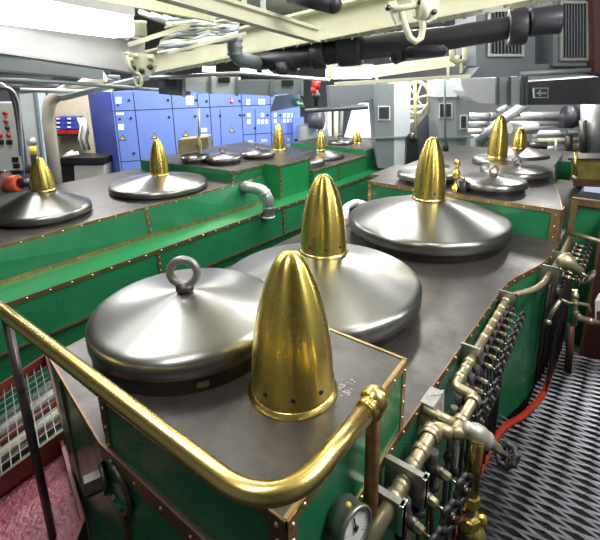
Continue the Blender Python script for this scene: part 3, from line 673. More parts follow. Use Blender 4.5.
for v_ in (40, 47, 54): m.lathe(V(235, v_, 3.3), [(.056, -.01), (.058, 0), (.056, .01)], greyduct, 16)
tag(m.build('vent_elbow'), 'grey spiral elbow pipe joining the black pipe from above', 'pipe')
m = MB(); m.tube([V(290, -6, 2.6), V(333, 4, 2.5)], .05, pipeblk, 14); m.ball(V(333, 4, 2.5), .05, pipeblk); tag(m.build('short_black_pipe'), 'end of a black pipe at the top edge left of centre', 'pipe')
# cream channels below the lamp
t = thing('cable_channel', V(450, 70, 4), 'cream channel ladder running right from the centre light', 'cable channel')
m = MB(); m.bar(V(335, 84, 4.2), V(470, 76, 3.9), .08, .03, cream); m.bar(V(372, 74, 4.4), V(455, 62, 4.1), .06, .07, cream); m.bar(V(370, 68, 4.5), V(460, 57, 4.2), .2, .03, cream)
for u, v_ in ((377, 78), (448, 70), (461, 67)): m.bar(V(u, v_-6, 4.1), V(u, v_+6, 4.1), .02, .02, cream)
m.build('channel', t)
m = MB(); m.tube([V(-20, 79, 3.6), V(60, 82, 4.2), V(160, 90, 5)], .018, greyduct, 8); tag(m.build('conduit'), 'thin grey conduit under the white beam at upper left, upper of two', 'conduit')
m = MB(); m.tube([V(20, 90, 4.4), V(95, 92, 4.8)], .022, lightduct, 8); tag(m.build('conduit'), 'pale conduit under the white beam at upper left, lower of two', 'conduit')
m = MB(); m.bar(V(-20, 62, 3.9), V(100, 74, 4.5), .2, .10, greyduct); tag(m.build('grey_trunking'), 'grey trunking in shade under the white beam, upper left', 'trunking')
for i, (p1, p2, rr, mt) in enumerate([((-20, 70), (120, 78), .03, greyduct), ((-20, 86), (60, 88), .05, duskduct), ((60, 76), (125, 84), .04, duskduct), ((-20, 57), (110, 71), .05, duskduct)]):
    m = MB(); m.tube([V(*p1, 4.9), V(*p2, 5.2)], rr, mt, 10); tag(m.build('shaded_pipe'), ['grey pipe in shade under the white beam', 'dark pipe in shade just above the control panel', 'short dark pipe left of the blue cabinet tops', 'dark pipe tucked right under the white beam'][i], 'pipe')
m = MB(); m.bar(V(60, 98, 4.6), V(160, 74, 5.2), .3, .05, greyduct); tag(m.build('deck_girder'), 'grey girder end above the blue cabinets, left side', 'beam')
m = MB(); m.tube([V(150, 78, 4.4), V(240, 73, 4.4), V(330, 80, 4.5)], .018, silver, 8); tag(m.build('conduit'), 'long silver conduit above the row of grey ducts', 'conduit')
m = MB()
for i, (a, b) in enumerate([((202, 66), (214, 72)), ((240, 68), (256, 74)), ((262, 69), (272, 74))]):
    m = MB(); m.slab([V(a[0], a[1], 4.9), V(b[0], a[1], 4.9), V(b[0], b[1], 4.9), V(a[0], b[1], 4.9)], FH*.1, paper)
    tag(m.build('lagging_block'), ['left', 'middle', 'right'][i]+' of three white lagging blocks behind the silver conduit', 'lagging')
# grey duct segments
segs = [(158, 184, 79, 96, duskduct), (184, 210, 76, 93, lightduct), (211, 237, 77, 95, lightduct), (238, 272, 80, 96, greyduct), (273, 302, 80, 95, greyduct)]
names = ['dark duct box, first in the row above the blue cabinets', 'pale duct box, second in the row above the blue cabinets', 'pale duct box with small vent, third in the row', 'grey duct box, fourth in the row', 'grey duct box with vent, right end of the row above the cabinets']
for i, (u0, u1, v0_, v1_, mt) in enumerate(segs):
    t = thing('duct_box', V((u0+u1)/2, v1_, 4.6), names[i], 'duct')
    m = MB(); m.slab([V(u0, v0_, 4.6), V(u1, v0_, 4.6), V(u1, v1_, 4.6), V(u0+1, v1_-2, 4.6)], FH*.3, mt); m.build('duct_body', t)
    m = MB(); m.bar(V(u1, v0_-1, 4.58), V(u1, v1_+1, 4.58), .02, .03, greyduct); m.build('flange', t)
    if i in (2, 4, 0):
        m = MB(); u = (u0+u1)/2; m.slab([V(u-6, v0_, 4.585), V(u+6, v0_, 4.585), V(u+6, v0_+6, 4.585), V(u-6, v0_+6, 4.585)], -FH*.01, black); m.build('vent', t)
m = MB(); m.slab([V(275, 96, 5.0), V(298, 93, 5.0), V(302, 106, 5.0), V(270, 112, 5.0)], FH*.2, mat('blue_grey_duct', (.20, .25, .42), .1, .5))
tag(m.build('sloping_duct_panel'), 'dark sloping duct panel right of the cabinet tops', 'duct')

# ================================================================== BLUE SWITCHBOARD
D0, D1 = 7.7, 9.0
_c0, _c1 = V(108, 100, D0), V(298, 100, D1); _cn = (_c1-_c0).cross(Vector((0, 0, 1))).normalized()
if _cn.dot(FH) < 0: _cn = -_cn
def CB(u, v, dd=0.):
    w = ray(u, v); return w*(((_c0+_cn*dd).dot(_cn))/w.dot(_cn))
cabs = [(110, 133), (133, 171), (171, 197), (197, 209), (209, 241), (241, 270), (270, 300)]
clab = ['blue cabinet at the left end of the switchboard with meters and warning triangle', 'wide blue cabinet second from the left, behind the brass cap', 'blue cabinet third from the left with a white plate at the top', 'narrow blue cabinet with small control plates, fourth from the left', 'wide blue cabinet with a round red-ringed prohibition sign', 'blue cabinet with rows of white meters, sixth from the left', 'blue cabinet with several white meters at the right end of the switchboard']
def face(m, u0, v0, u1, v1, mt, dd=-.004, th=.004): m.slab([CB(u0, v0, dd), CB(u1, v0, dd), CB(u1, v1, dd), CB(u0, v1, dd)], -_cn*th, mt)
topv = lambda u: 92+(u-110)*.02
for i, (u0, u1) in enumerate(cabs):
    t = thing('switchboard_cabinet', CB((u0+u1)/2, 200), clab[i], 'cabinet', 'blue switchboard cabinets')
    # ends leaning with the photo's verticals are upright planes here
    m = MB(); a = CB(u0, topv(u0)); b = CB(u1, topv(u1)); zt = a.z
    b = Vector((b.x, b.y, zt)); lo = FLOOR
    m.slab([a, b, Vector((b.x, b.y, lo)), Vector((a.x, a.y, lo))], FH*.8, blue); m.build('cabinet_body', t)
    m = MB(); s = (b-a).normalized(); g = .008; zs = CB(190, 108).z
    def fr(x0, x1, z0, z1, mt=blue, o=.0):
        m.slab([Vector((x0.x, x0.y, z1)), Vector((x1.x, x1.y, z1)), Vector((x1.x, x1.y, z0)), Vector((x0.x, x0.y, z0))], -_cn*.012, mt)
    # dark gaps appear where the doors stop short of the frame
    m2 = MB(); m2.slab([a+Vector((0, 0, -.002)), b+Vector((0, 0, -.002)), Vector((b.x, b.y, lo)), Vector((a.x, a.y, lo))], -_cn*.002, seam); m2.build('frame_seam', t)
    A1, B1 = a+s*g, b-s*g
    zsp = {0: CB(120, 162).z, 5: CB(255, 134).z, 6: CB(285, 134).z}.get(i)
    m.slab([A1, B1, Vector((B1.x, B1.y, zs+g)), Vector((A1.x, A1.y, zs+g))], -_cn*.012, blue); m.build('upper_door', t)
    m = MB(); fr(A1, B1, (zsp+g) if zsp else lo+.05, zs-g); m.build('main_door', t)
    if zsp: m = MB(); fr(A1, B1, lo+.05, zsp-g); m.build('lower_door', t)
    def plates(name, rects, mt, lb=None):
        for (x0, y0, x1, y1) in rects:
            m = MB(); face(m, x0, y0, x1, y1, mt, dd=-.013); o = m.build(name, t)
            if lb: lib(o, lb)
    def tri(u, v, w=3.4):
        m = MB(); m.slab([CB(u, v-w, -.013), CB(u+w, v+w*.8, -.013), CB(u-w, v+w*.8, -.013)], -_cn*.003, seam); m.slab([CB(u, v-w*.62, -.018), CB(u+w*.66, v+w*.56, -.018), CB(u-w*.66, v+w*.56, -.018)], -_cn*.003, yellow)
        m.slab([CB(u+.5, v-w*.4, -.022), CB(u-.6, v+.4, -.022), CB(u+.1, v+.4, -.022), CB(u-.3, v+w*.45, -.022), CB(u+.9, v, -.022), CB(u+.2, v, -.022)], -_cn*.002, seam)
        lib(m.build('warning_sign', t), 'yellow high-voltage warning triangle')
    def knob(u, v, rr=.022):
        m = MB(); m.lathe(CB(u, v, -.012), [(rr, 0), (rr, .02), (.0004, .022)], seam, 10, axis=-_cn); m.build('lock', t)
    if i == 0:
        plates('meter', [(115.5, 97, 121.5, 103.5), (118, 124, 124, 130)], paper); plates('indicator_strip', [(116, 112.5, 124, 115)], paper); tri(122.5, 137.5); knob(118, 105, .015); knob(120, 118.5, .018); knob(129, 100); knob(131, 118); knob(134, 153)
    if i == 1: tri(154.5, 136); knob(168, 100); knob(169, 117)
    if i == 2: plates('name_plate', [(186, 96, 193.5, 105)], paper); tri(186, 134); knob(196, 100); knob(195, 116)
    if i == 3: plates('control_plate', [(201, 128, 207, 132), (201, 134, 208, 137.5), (201, 140, 207, 144)], paper); knob(206.5, 101); knob(207.5, 115.5)
    if i == 4:
        m = MB(); m.lathe(CB(231, 101, -.013), [(.0005, .004), (.046, .004), (.046, 0)], mat('sign_red', (.6, .03, .02), 0, .5), 24, axis=-_cn); m.lathe(CB(231, 101, -.018), [(.0005, .004), (.035, .004), (.035, 0)], paper, 24, axis=-_cn)
        m.slab([CB(228.8, 98.6, -.024), CB(229.6, 97.8, -.024), CB(233.2, 103.4, -.024), CB(232.4, 104.2, -.024)], -_cn*.002, mat('sign_red', (.6, .03, .02)))
        m.slab([CB(230.2, 99, -.023), CB(231.4, 99, -.023), CB(231.8, 103.2, -.023), CB(230, 103.2, -.023)], -_cn*.001, seam)
        lib(m.build('prohibition_sign', t), 'round white sign with red ring and slash'); tri(232, 130, 3); knob(220, 115.5); knob(239.5, 101); knob(240, 115); m = MB(); m.bar(CB(220, 109, -.015), CB(222, 160, -.015), .006, .01, seam); m.build('door_gap', t)
    if i == 5:
        plates('meter', [(246.5, 99, 250, 105), (258.5, 99, 261.5, 104.5), (262.5, 99, 265, 104.5), (247, 113, 250.5, 117), (247, 119.5, 250.5, 124), (261, 113, 264, 117), (257.5, 119.5, 260, 124), (261.5, 119.5, 264, 124), (265.5, 119.5, 268, 124)], paper)
        plates('switch_row', [(248, 140, 253, 144), (261, 139, 267, 142), (262, 146, 266, 149)], panelg); knob(244, 115, .018); knob(255, 128); knob(267.5, 115); m = MB(); m.bar(CB(255, 109, -.015), CB(256, 160, -.015), .006, .01, seam); m.build('door_gap', t)
    if i == 6:
        plates('meter', [(274, 113, 276.5, 117), (274, 119.5, 276.5, 123), (275, 125.5, 277.5, 130), (283, 113, 285.5, 117.5), (287, 113, 289.5, 117.5), (291, 113, 292.5, 117.5), (283, 119, 285.5, 122.5), (287, 119, 289, 122.5), (290.5, 119, 292, 122.5)], paper); knob(280, 115, .018)
        plates('switch_row', [(287, 138, 290, 141), (287, 144, 290, 147)], panelg)
# left return of the switchboard
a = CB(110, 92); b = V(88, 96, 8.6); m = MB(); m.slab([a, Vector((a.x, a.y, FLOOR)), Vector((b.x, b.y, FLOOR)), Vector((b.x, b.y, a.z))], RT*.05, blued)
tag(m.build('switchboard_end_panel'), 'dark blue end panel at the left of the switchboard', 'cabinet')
t = thing('blue_console', V(298, 130, 6.4), 'small blue console cabinet with a dark screen right of the switchboard', 'cabinet')
m = MB(); m.slab([V(293, 118, 8.8), V(304, 118, 8.8), V(305, 170, 8.8), V(293, 170, 8.8)], FH*.3, blue); m.build('console_body', t)
m = MB(); m.slab([V(294.5, 139, 8.78), V(302.5, 139, 8.78), V(302.5, 149, 8.78), V(294.5, 149, 8.78)], -FH*.01, black); m.build('screen', t)

# ================================================================== LEFT BACKGROUND
t = thing('control_panel', V(12, 175, 4.7), 'pale grey control panel with red buttons at the left edge', 'control panel')
dd = 4.9
SL = FH*.3-RT*.20; SRR = FH*.3+RT*.22
def pn(u, v, o=0): return V(u, v, dd+o)
m = MB(); m.slab([pn(-30, 103), pn(13, 103), pn(23, 170), pn(-30, 172)], SL, panelg); m.build('panel_body', t)
redb = mat('red_button', (.5, .02, .02), 0, .4)
for (u, v_, mt) in [(5.5, 113, redb), (6.5, 121, redb), (8, 128, seam), (1, 135, redb), (9, 135, redb), (-6, 128, redb)]:
    m = MB(); m.lathe(pn(u, v_, -.0), [(.022, 0), (.022, .02), (.0005, .024)], mt, 12, axis=-FH); lib(m.build('push_button', t), 'red push button' if mt is redb else 'black push button')
for (x0, y0, x1, y1) in [(0, 140, 4, 144.5), (7, 140, 12.5, 144.5), (12.5, 157, 18.5, 162), (14, 163.5, 20, 168)]:
    m = MB(); m.slab([pn(x0, y0, -.002), pn(x1, y0, -.002), pn(x1, y1, -.002), pn(x0, y1, -.002)], -FH*.015, black); m.build('meter', t)
t = thing('cable_bundle', V(12, 100, 4.6), 'bundle of silver and black cables arching down behind the control panel', 'cables')
for i in range(6):
    o = i*1.1
    m = MB(); m.tube(arc_path([V(-10, 82+o*.6, 4.6), V(6+o, 84+o*.6, 4.6), V(13+o, 100, 4.7), V(18+o*.6, 130, 4.8), V(22+o*.4, 175, 5.0)], .2), .012, [silver, black, paper][i % 3], 6); m.build('cable', t)
m = MB(); m.slab([V(19, 94, 5.6), V(34, 93, 5.6), V(42, 165, 5.6), V(28, 165, 5.6)], FH*.25, lightduct); m.bar(V(35, 93, 5.58), V(44, 170, 5.58), .05, .03, greyduct)
tag(m.build('steel_column'), 'pale leaning steel column between the control panel and the curved duct', 'column')
m = MB(); m.tube(arc_path([V(104, 76, 5.0), V(62, 92, 5.0), V(50, 100, 5.0), V(48, 118, 5.0), V(57, 190, 5.0)], .5), .066, mat('canvas_duct', (.46, .43, .36), 0, .6), 18)
tag(m.build('curved_duct'), 'beige canvas-covered duct curving down beside the shelves', 'duct')
m = MB(); m.slab([V(50, 85, 9.3), V(112, 85, 9.3), V(112, 210, 9.3), V(50, 210, 9.3)], FH*.1, beige); tag(m.build('store_bulkhead'), 'beige lit partition behind the parts bins', 'partition')
m = MB(); m.slab([V(-40, 60, 9.4), V(50, 60, 9.4), V(50, 230, 9.4), V(-40, 230, 9.4)], FH*.1, dimw); tag(m.build('store_back_panel'), 'dim grey partition behind the leaning column', 'partition')
binb = mat('bin_blue', (.05, .07, .42), 0, .4)
for i in range(6):
    u0 = 55 + (i % 2)*11; v0_ = 117+(i//2)*4.2
    t = thing('parts_bin', V(u0+5, v0_+4, 8.9), ['left', 'right'][i % 2]+' blue parts bin on the '+['top', 'middle', 'bottom'][i//2]+' blue row above the red bins', 'bin', 'blue parts bins')
    m = MB(); m.slab([V(u0, v0_, 8.9), V(u0+10.3, v0_, 8.9), V(u0+10.3, v0_+3.7, 8.9), V(u0, v0_+3.7, 8.9)], FH*.3, binb); m.build('bin_body', t)
    m = MB(); m.slab([V(u0+1.5, v0_+.8, 8.88), V(u0+5, v0_+.8, 8.88), V(u0+5, v0_+2.4, 8.88), V(u0+1.5, v0_+2.4, 8.88)], -FH*.01, paper); m.build('bin_label', t)
for i in range(2):
    m = MB(); u0 = 57+i*10; m.slab([V(u0, 130, 8.9), V(u0+9.3, 130, 8.9), V(u0+9.3, 133.6, 8.9), V(u0, 133.6, 8.9)], FH*.3, redb)
    tag(m.build('parts_bin'), ['left', 'right'][i]+' red parts bin below the blue bins', 'bin', 'red parts bins')
m = MB(); m.slab([V(57, 134, 8.85), V(79, 134, 8.85), V(79, 136, 8.85), V(57, 136, 8.85)], FH*.5, black)
tag(m.build('store_shelf'), 'thin shelf carrying the parts bins', 'shelf')
t = thing('workbench', V(80, 175, 7.7), 'black workbench with a pale front panel left of the blue cabinets', 'workbench')
m = MB(); m.slab([V(60, 158, 7.6), V(104, 158, 7.6), V(104, 164, 7.6), V(60, 164, 7.6)], FH*.5, black); m.build('bench_top', t)
m = MB(); m.slab([V(60, 164, 7.65), V(73, 164, 7.65), V(76, 210, 7.65), V(62, 210, 7.65)], FH*.4, black); m.slab([V(74, 165, 7.65), V(104, 165, 7.65), V(104, 210, 7.65), V(76, 210, 7.65)], FH*.4, panelg); m.build('bench_base', t)
m = MB(); m.tube([V(64, 157, 7.6), V(78, 153, 7.6)], .03, paper, 8); m.tube([V(66, 155, 7.7), V(73, 152, 7.7)], .035, beige, 8); tag(m.build('rolled_papers'), 'pale rolls lying on the black workbench', 'rolls')
t = thing('hose_rack', V(85, 130, 6), 'white hoses and fittings hanging beside the blue end panel', 'hoses')
for i in range(5):
    m = MB(); u = 80+i*1.7; m.tube([V(u-2, 118, 8.2), V(u+1, 126+i, 8.15), V(u-1, 138, 8.2), V(u+3, 150, 8.2)], .022, [paper, silver, cream][i % 3], 6); m.build('hose', t)
t = thing('pump_motor', V(15, 185, 4.9), 'orange-red electric pump motor on the deck behind the leftmost lid', 'motor')
m = MB(); m.tube([V(5, 185, 5.2), V(19, 183, 5.2)], .10, orange, 18); m.build('motor_body', t)
m = MB(); m.tube([V(1, 181, 5.15), V(5, 182, 5.15)], .14, silver, 16); m.tube([V(19, 183, 5.2), V(30, 182, 5.25)], .06, darkm, 14); m.build('shaft_housing', t)
m = MB(); m.lathe(V(8, 203, 4.7), [(.0005, .03), (.2, .03), (.22, 0), (.22, -.5), (.0005, -.3)], bluebar, 24); tag(m.build('blue_drum'), 'blue plastic drum at the left edge behind the cone lid', 'drum')
t = thing('small_filter', V(34, 150, 4.9), 'small filter unit with yellow collar and black hose beside the leftmost brass cap', 'filter')
m = MB(); m.tube([V(32, 143, 5.1), V(35, 168, 5.1)], .035, duskduct, 10); m.lathe(V(33, 150, 5.1), [(.04, -.05), (.04, .05)], yellow, 12, caps=True); m.lathe(V(32, 142, 5.1), [(.0005, -.03), (.05, -.03), (.05, .03), (.0005, .04)], silver, 14, axis=-FH); m.build('filter_body', t)
# cross clutter behind left machine, low pipes
for i, (q, mt, lab) in enumerate([([(0, 172), (60, 168)], darkm, 'dark low pipe behind the leftmost cone lid'), ([(30, 190), (110, 192)], duskduct, 'dark low pipe in front of the workbench')]):
    m = MB(); m.tube([V(a[0], a[1], 5.4) for a in q], .04, mt, 10); tag(m.build('low_pipe'), lab, 'pipe')

# ================================================================== MIDDLE AND RIGHT BACKGROUND
def column(name, polys, vents, label, d=5.6, depth=.45, mts=None):
    t = thing(name, V(sum(a for a, b in polys[0])/len(polys[0]), 165, d), label, 'duct')
    for i, pl in enumerate(polys):
        m = MB(); m.slab([V(a, b, d) for a, b in pl], FH*depth, (mts or [greyduct, lightduct, greyduct])[i]); m.build('duct_panel', t)
    for (u0, v0_, u1, v1_) in vents:
        m = MB(); m.slab([V(u0-1.2, v0_-1.2, d-.005), V(u1+1.2, v0_-1.2, d-.005), V(u1+1.2, v1_+1.2, d-.005), V(u0-1.2, v1_+1.2, d-.005)], -FH*.015, lightduct); m.build('vent_frame', t)
        m = MB(); m.slab([V(u0, v0_, d-.025), V(u1, v0_, d-.025), V(u1, v1_, d-.025), V(u0, v1_, d-.025)], -FH*.004, black)
        for k in range(5): 
            vv = v0_+(k+.5)*(v1_-v0_)/5; m.bar(V(u0, vv, d-.03), V(u1, vv, d-.03), .01, .008, duskduct)
        m.build('vent_grille', t)
    m = MB(); a, b = polys[0][0][0], polys[-1][1][0]; m.bar(V(a-1, 138, d-.02), V(b+1, 137, d-.02), .03, .025, greyduct); m.build('flange', t)
    return t
column('duct_column', [[(372, 84), (394, 84), (394, 168), (378, 168)], [(394, 82), (411, 82), (409, 168), (394, 168)]], [(379, 107, 389, 119)], 'grey duct column with square vent left of the valve wheel', d=6.4)  # paler second panel imitates the lit side face of the column
column('duct_column', [[(437, 82), (456, 80), (457, 172), (440, 172)], [(456, 80), (472, 90), (464, 165), (457, 168)]], [(440, 104, 451, 117), (461, 116, 466, 128)], 'grey duct column with two vents right of the dark chute', d=5.9, mts=[mat('duct_face', (.26, .30, .32), .2, .45), greyduct])
m = MB(); m.slab([V(434, 80, 5.85), V(457, 80, 5.85), V(457, 97, 5.85), V(434, 97, 5.85)], FH*.3, lightduct); tag(m.build('duct_collar'), 'pale metal collar at the top of the right duct column', 'duct')
m = MB(); m.slab([V(354, 103, 9.3), V(372, 103, 9.3), V(381, 138, 9.3), V(344, 138, 9.3)], FH*.05, mat('white_sheet', (.85, .86, .90), 0, .5)); tag(m.build('white_hood_panel'), 'bright white sloping hood panel left of the grey column', 'panel')
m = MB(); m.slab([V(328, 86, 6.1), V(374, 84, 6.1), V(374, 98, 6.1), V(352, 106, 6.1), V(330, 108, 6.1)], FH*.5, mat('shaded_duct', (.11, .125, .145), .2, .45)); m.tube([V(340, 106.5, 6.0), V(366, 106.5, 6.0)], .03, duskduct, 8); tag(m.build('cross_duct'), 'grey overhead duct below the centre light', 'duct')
m = MB(); m.tube([V(305, 111, 5.9), V(368, 107, 5.9)], .03, duskduct, 8); tag(m.build('cross_pipe'), 'thin dark pipe crossing below the centre duct', 'pipe')
t = thing('exit_sign', V(299, 104, 4.95), 'small green emergency sign on the dark duct above the switchboard', 'sign')
m = MB(); m.slab([V(293, 98, 4.98), V(302, 99, 4.98), V(305, 107, 4.98), V(296, 106, 4.98)], -FH*.01, signg); m.build('sign_board', t)
m = MB(); m.slab([V(296, 102, 4.965), V(299, 100.5, 4.965), V(299, 102, 4.965), V(303, 103, 4.965), V(303, 104.5, 4.965), V(299, 103.5, 4.965), V(299, 105, 4.965)], -FH*.004, paper); m.build('sign_symbol', t)
t = thing('red_hoist_valve', V(316, 90, 5.2), 'red valve on a black stem hanging below the deckhead near the centre', 'valve')
m = MB(); m.ball(V(316, 85, 5.2), .05, redb, 10); m.ball(V(314, 90, 5.2), .04, redb, 10); m.tube([V(312, 82, 5.2), V(320, 84, 5.2)], .04, redb, 8); m.build('valve_body', t)
m = MB(); m.tube([V(316, 90, 5.2), V(316, 106, 5.2)], .025, black, 8); m.ball(V(316, 96, 5.2), .05, black, 10); m.build('stem', t)
t = thing('cable_reel', V(312, 140, 8.3), 'dark round reel on a grey stand behind the square green box', 'reel')
m = MB(); m.lathe(V(315, 120, 8.3), [(.0005, -.06), (.16, -.08), (.17, .14), (.0005, .16)], duskduct, 24, axis=(RT*.9-FH*.45)); m.build('reel', t)
m = MB(); m.lathe(V(308, 150, 8.6), [(.2, -.5), (.2, .48), (.18, .5), (.0005, .52)], greyduct, 20); m.build('stand', t)
bp = [((322, 108), (324, 160), silver, .1, 'pale upright pipe behind the far brass caps, left one'), ((329, 107), (330, 160), lightduct, .05, 'slim upright pipe behind the far brass caps, middle one'), ((336, 108), (336, 150), cream, .05, 'cream upright pipe with red cap behind the far brass caps'), ((342, 108), (340, 150), greyduct, .04, 'grey upright pipe next to the white hood panel')]
for a, b, mt, rr, lab in bp:
    m = MB(); m.tube([V(*a, 9.3), V(*b, 9.3)], rr, mt, 12); tag(m.build('upright_pipe'), lab, 'pipe')
# valve wheel
t = thing('valve_wheel', V(416, 98, 7.0), 'cream spoked valve wheel high between the two duct columns', 'valve wheel')
c = V(416.5, 98, 7.0); m = MB(); u = RT; v = Vector((0, 0, 1))
m.tube([c+(u*math.cos(a))*.20+v*math.sin(a)*.24 for a in [2*PI*i/36 for i in range(36)]], .028, cream, 8, closed=True); m.build('rim', t)
for k in range(6):
    a = k*PI/3+.2; m = MB(); m.tube([c, c+u*math.cos(a)*.20+v*math.sin(a)*.24], .016, cream, 6); m.build('spoke', t)
m = MB(); m.ball(c, .045, cream); m.build('hub', t)
m = MB(); m.tube([V(414.5, 78, 6.0), V(416, 138, 6.0)], .022, mat('yellow_rod', (.62, .52, .26), .2, .5), 8); tag(m.build('yellow_rod'), 'long cream-yellow rod in front of the valve wheel', 'rod')
m = MB(); m.tube([V(428, 80, 6.2), V(428.5, 114, 6.2)], .018, mat('yellow_rod', (.6, .5, .2)), 8); tag(m.build('yellow_rod'), 'shorter yellow rod right of the valve wheel', 'rod')
m = MB(); m.tube([V(444.5, 80, 4.6), V(445.5, 148, 4.6)], .012, greyduct, 8); m.lathe(V(445.5, 149, 4.6), [(.012, .08), (.03, .03), (.035, -.02), (.0005, -.03)], black, 12); tag(m.build('hanging_rod'), 'thin grey rod with black end in front of the right duct column', 'rod')
m = MB(); m.slab([V(405, 140, 6.5), V(411, 134, 6.5), V(433, 106, 6.5), V(441, 126, 6.5), V(425, 150, 6.5), V(420, 168, 6.5), V(406, 168, 6.5)], FH*.3, duskduct)
tag(m.build('dark_chute'), 'dark sloping chute between the grey duct columns', 'chute')
m = MB(); m.slab([V(407, 137, 6.3), V(418, 138, 6.3), V(419, 168, 6.3), V(406, 168, 6.3)], FH*.15, black); m.ball(V(412, 138, 6.35), .08, black); tag(m.build('hanging_overall'), 'black overalls hanging below the yellow rod', 'clothing')
for i in range(4):
    m = MB(); m.tube([V(410, 108+i*7, 7.6), V(437, 107+i*7, 7.6)], .05, [silver, cream, lightduct, silver][i], 10); tag(m.build('background_pipe'), ['topmost', 'second', 'third', 'lowest'][i]+' of four pale pipes seen between the duct columns', 'pipe', 'pipes between the duct columns')
for i, (u0, u1, v_, rr, mt) in enumerate([(462, 500, 117, .06, silver), (465, 498, 124, .05, silver), (505, 585, 117, .075, silver), (505, 580, 124, .07, silver), (535, 578, 134, .055, lightduct), (535, 576, 141, .06, cream), (465, 490, 131, .05, cream), (462, 560, 152, .05, greyduct), (470, 560, 160, .05, silver), (540, 575, 150, .07, silver)]):
    m = MB(); m.tube([V(u0, v_, 7.0), V(u1, v_-1, 7.2)], rr, mt, 14)
    for k in range(2): m.lathe(V(u0+(u1-u0)*(.3+.45*k), v_-.4, 7.08), [(rr+.002, -.02), (rr+.01, 0), (rr+.002, .02)], greyduct, 14, axis=RT)
    tag(m.build('lagged_pipe'), ['short silver pipe above its twin, left of the diagonal pipe', 'short silver pipe beneath its twin, left of the diagonal pipe', 'upper long silver pipe below the exit arrow', 'lower long silver pipe below the exit arrow', 'pale pipe third below the exit arrow', 'cream pipe fourth below the exit arrow', 'cream pipe left of the tall rear brass cap', 'grey pipe low behind the rear brass caps', 'silver pipe lowest behind the rear brass caps', 'thick silver pipe right of the last brass cap'][i], 'pipe')
m = MB(); m.tube([V(478, 143, 6.6), V(500, 122, 6.6), V(526, 104, 6.6)], .075, silver, 16)
for q in (.2, .45, .8): m.lathe(lerp(V(478, 143, 6.6), V(526, 104, 6.6), q)+Vector((0, 0, -.015)), [(.077, -.015), (.083, 0), (.077, .015)], greyduct, 16, axis=V(526, 104, 6.6)-V(478, 143, 6.6))
tag(m.build('diagonal_pipe'), 'silver lagged pipe rising diagonally behind the tall rear brass cap', 'pipe')
m = MB(); m.lathe(V(577, 117, 6.6), [(.0005, -.18), (.17, -.175), (.17, -.06), (.12, -.05), (.12, .1), (.17, .11), (.17, .2), (.0005, .21)], pipeblk, 20, axis=RT); tag(m.build('pipe_flange'), 'dark flange joint at the right end of the long silver pipes', 'flange')
m = MB(); m.tube([V(592, 100, 6.2), V(593, 165, 6.2)], .14, silver, 20); m.tube([V(583, 120, 6.1), V(583, 160, 6.1)], .05, darkm, 10); tag(m.build('upright_pipe'), 'thick silver upright pipe at the right edge', 'pipe')
m = MB(); m.slab([V(475, 136, 6.7), V(493, 136, 6.7), V(493, 155, 6.7), V(475, 155, 6.7)], FH*.2, panelg); m.slab([V(478.4, 139, 6.69), V(480, 139, 6.69), V(480, 142, 6.69), V(478.4, 142, 6.69)], -FH*.01, redb)
tag(m.build('junction_box'), 'pale junction box with a tiny red mark left of the tall rear brass cap', 'box')
for i, (u0, v0_, u1, v1_, rr, mt) in enumerate([(545, 100, 590, 100, .05, greyduct), (510, 128, 536, 128, .09, panelg), (556, 140, 556, 165, .02, silver), (569, 135, 569, 160, .05, darkm), (527, 146, 545, 146, .07, darkm), (588, 120, 600, 120, .03, silver), (497, 112, 508, 106, .04, galv)]):
    m = MB(); m.tube([V(u0, v0_, 6.7), V(u1, v1_, 6.75)], rr, mt, 12); tag(m.build('wall_pipe'), ['grey pipe just under the dark duct at right', 'pale horizontal vessel behind the smallest brass cap', 'thin silver upright standing in the pipe wall', 'dark upright pipe left of the thick silver upright', 'dark drum end right of the last brass cap', 'short silver pipe near the right edge', 'short grey pipe at the top of the diagonal pipe'][i], 'pipe')
t = thing('yellow_railing', V(555, 158, 6.3), 'thin yellow railing behind the rear right casing', 'railing')
m = MB(); m.tube([V(462, 153, 6.2), V(520, 154, 6.2), V(575, 155, 6.2)], .018, mat('yellow_rod', (.6, .5, .2)), 8); m.tube([V(556, 164, 6.1), V(566, 155, 6.1)], .015, mat('yellow_rod', (.6, .5, .2)), 6); m.tube([V(575, 152, 5.6), V(575, 175, 5.6)], .02, mat('yellow_rod', (.6, .5, .2)), 6); m.build('rail', t)
t = thing('gate_stop_fitting', V(456, 160, 3.6), 'small brass filler fitting standing beside the dark lid on the rear casing', 'fitting')
q = Vector((3.42, 1.12, RZ)); m = MB(); m.lathe(q, [(.03, 0), (.03, .04), (.012, .05), (.012, .10), (.03, .11), (.03, .16), (.015, .17), (.015, .2), (.024, .21), (.02, .25), (.0005, .26)], brass, 16); m.tube([q+Vector((0, 0, .12)), q+Vector((0, -.07, .11))], .012, brass, 8); m.build('fitting_body', t)
m = MB(); m.lathe(q+Vector((.0, -.06, 0)), [(.03, 0), (.03, .09), (.0005, .1)], black, 12); m.build('black_base', t)
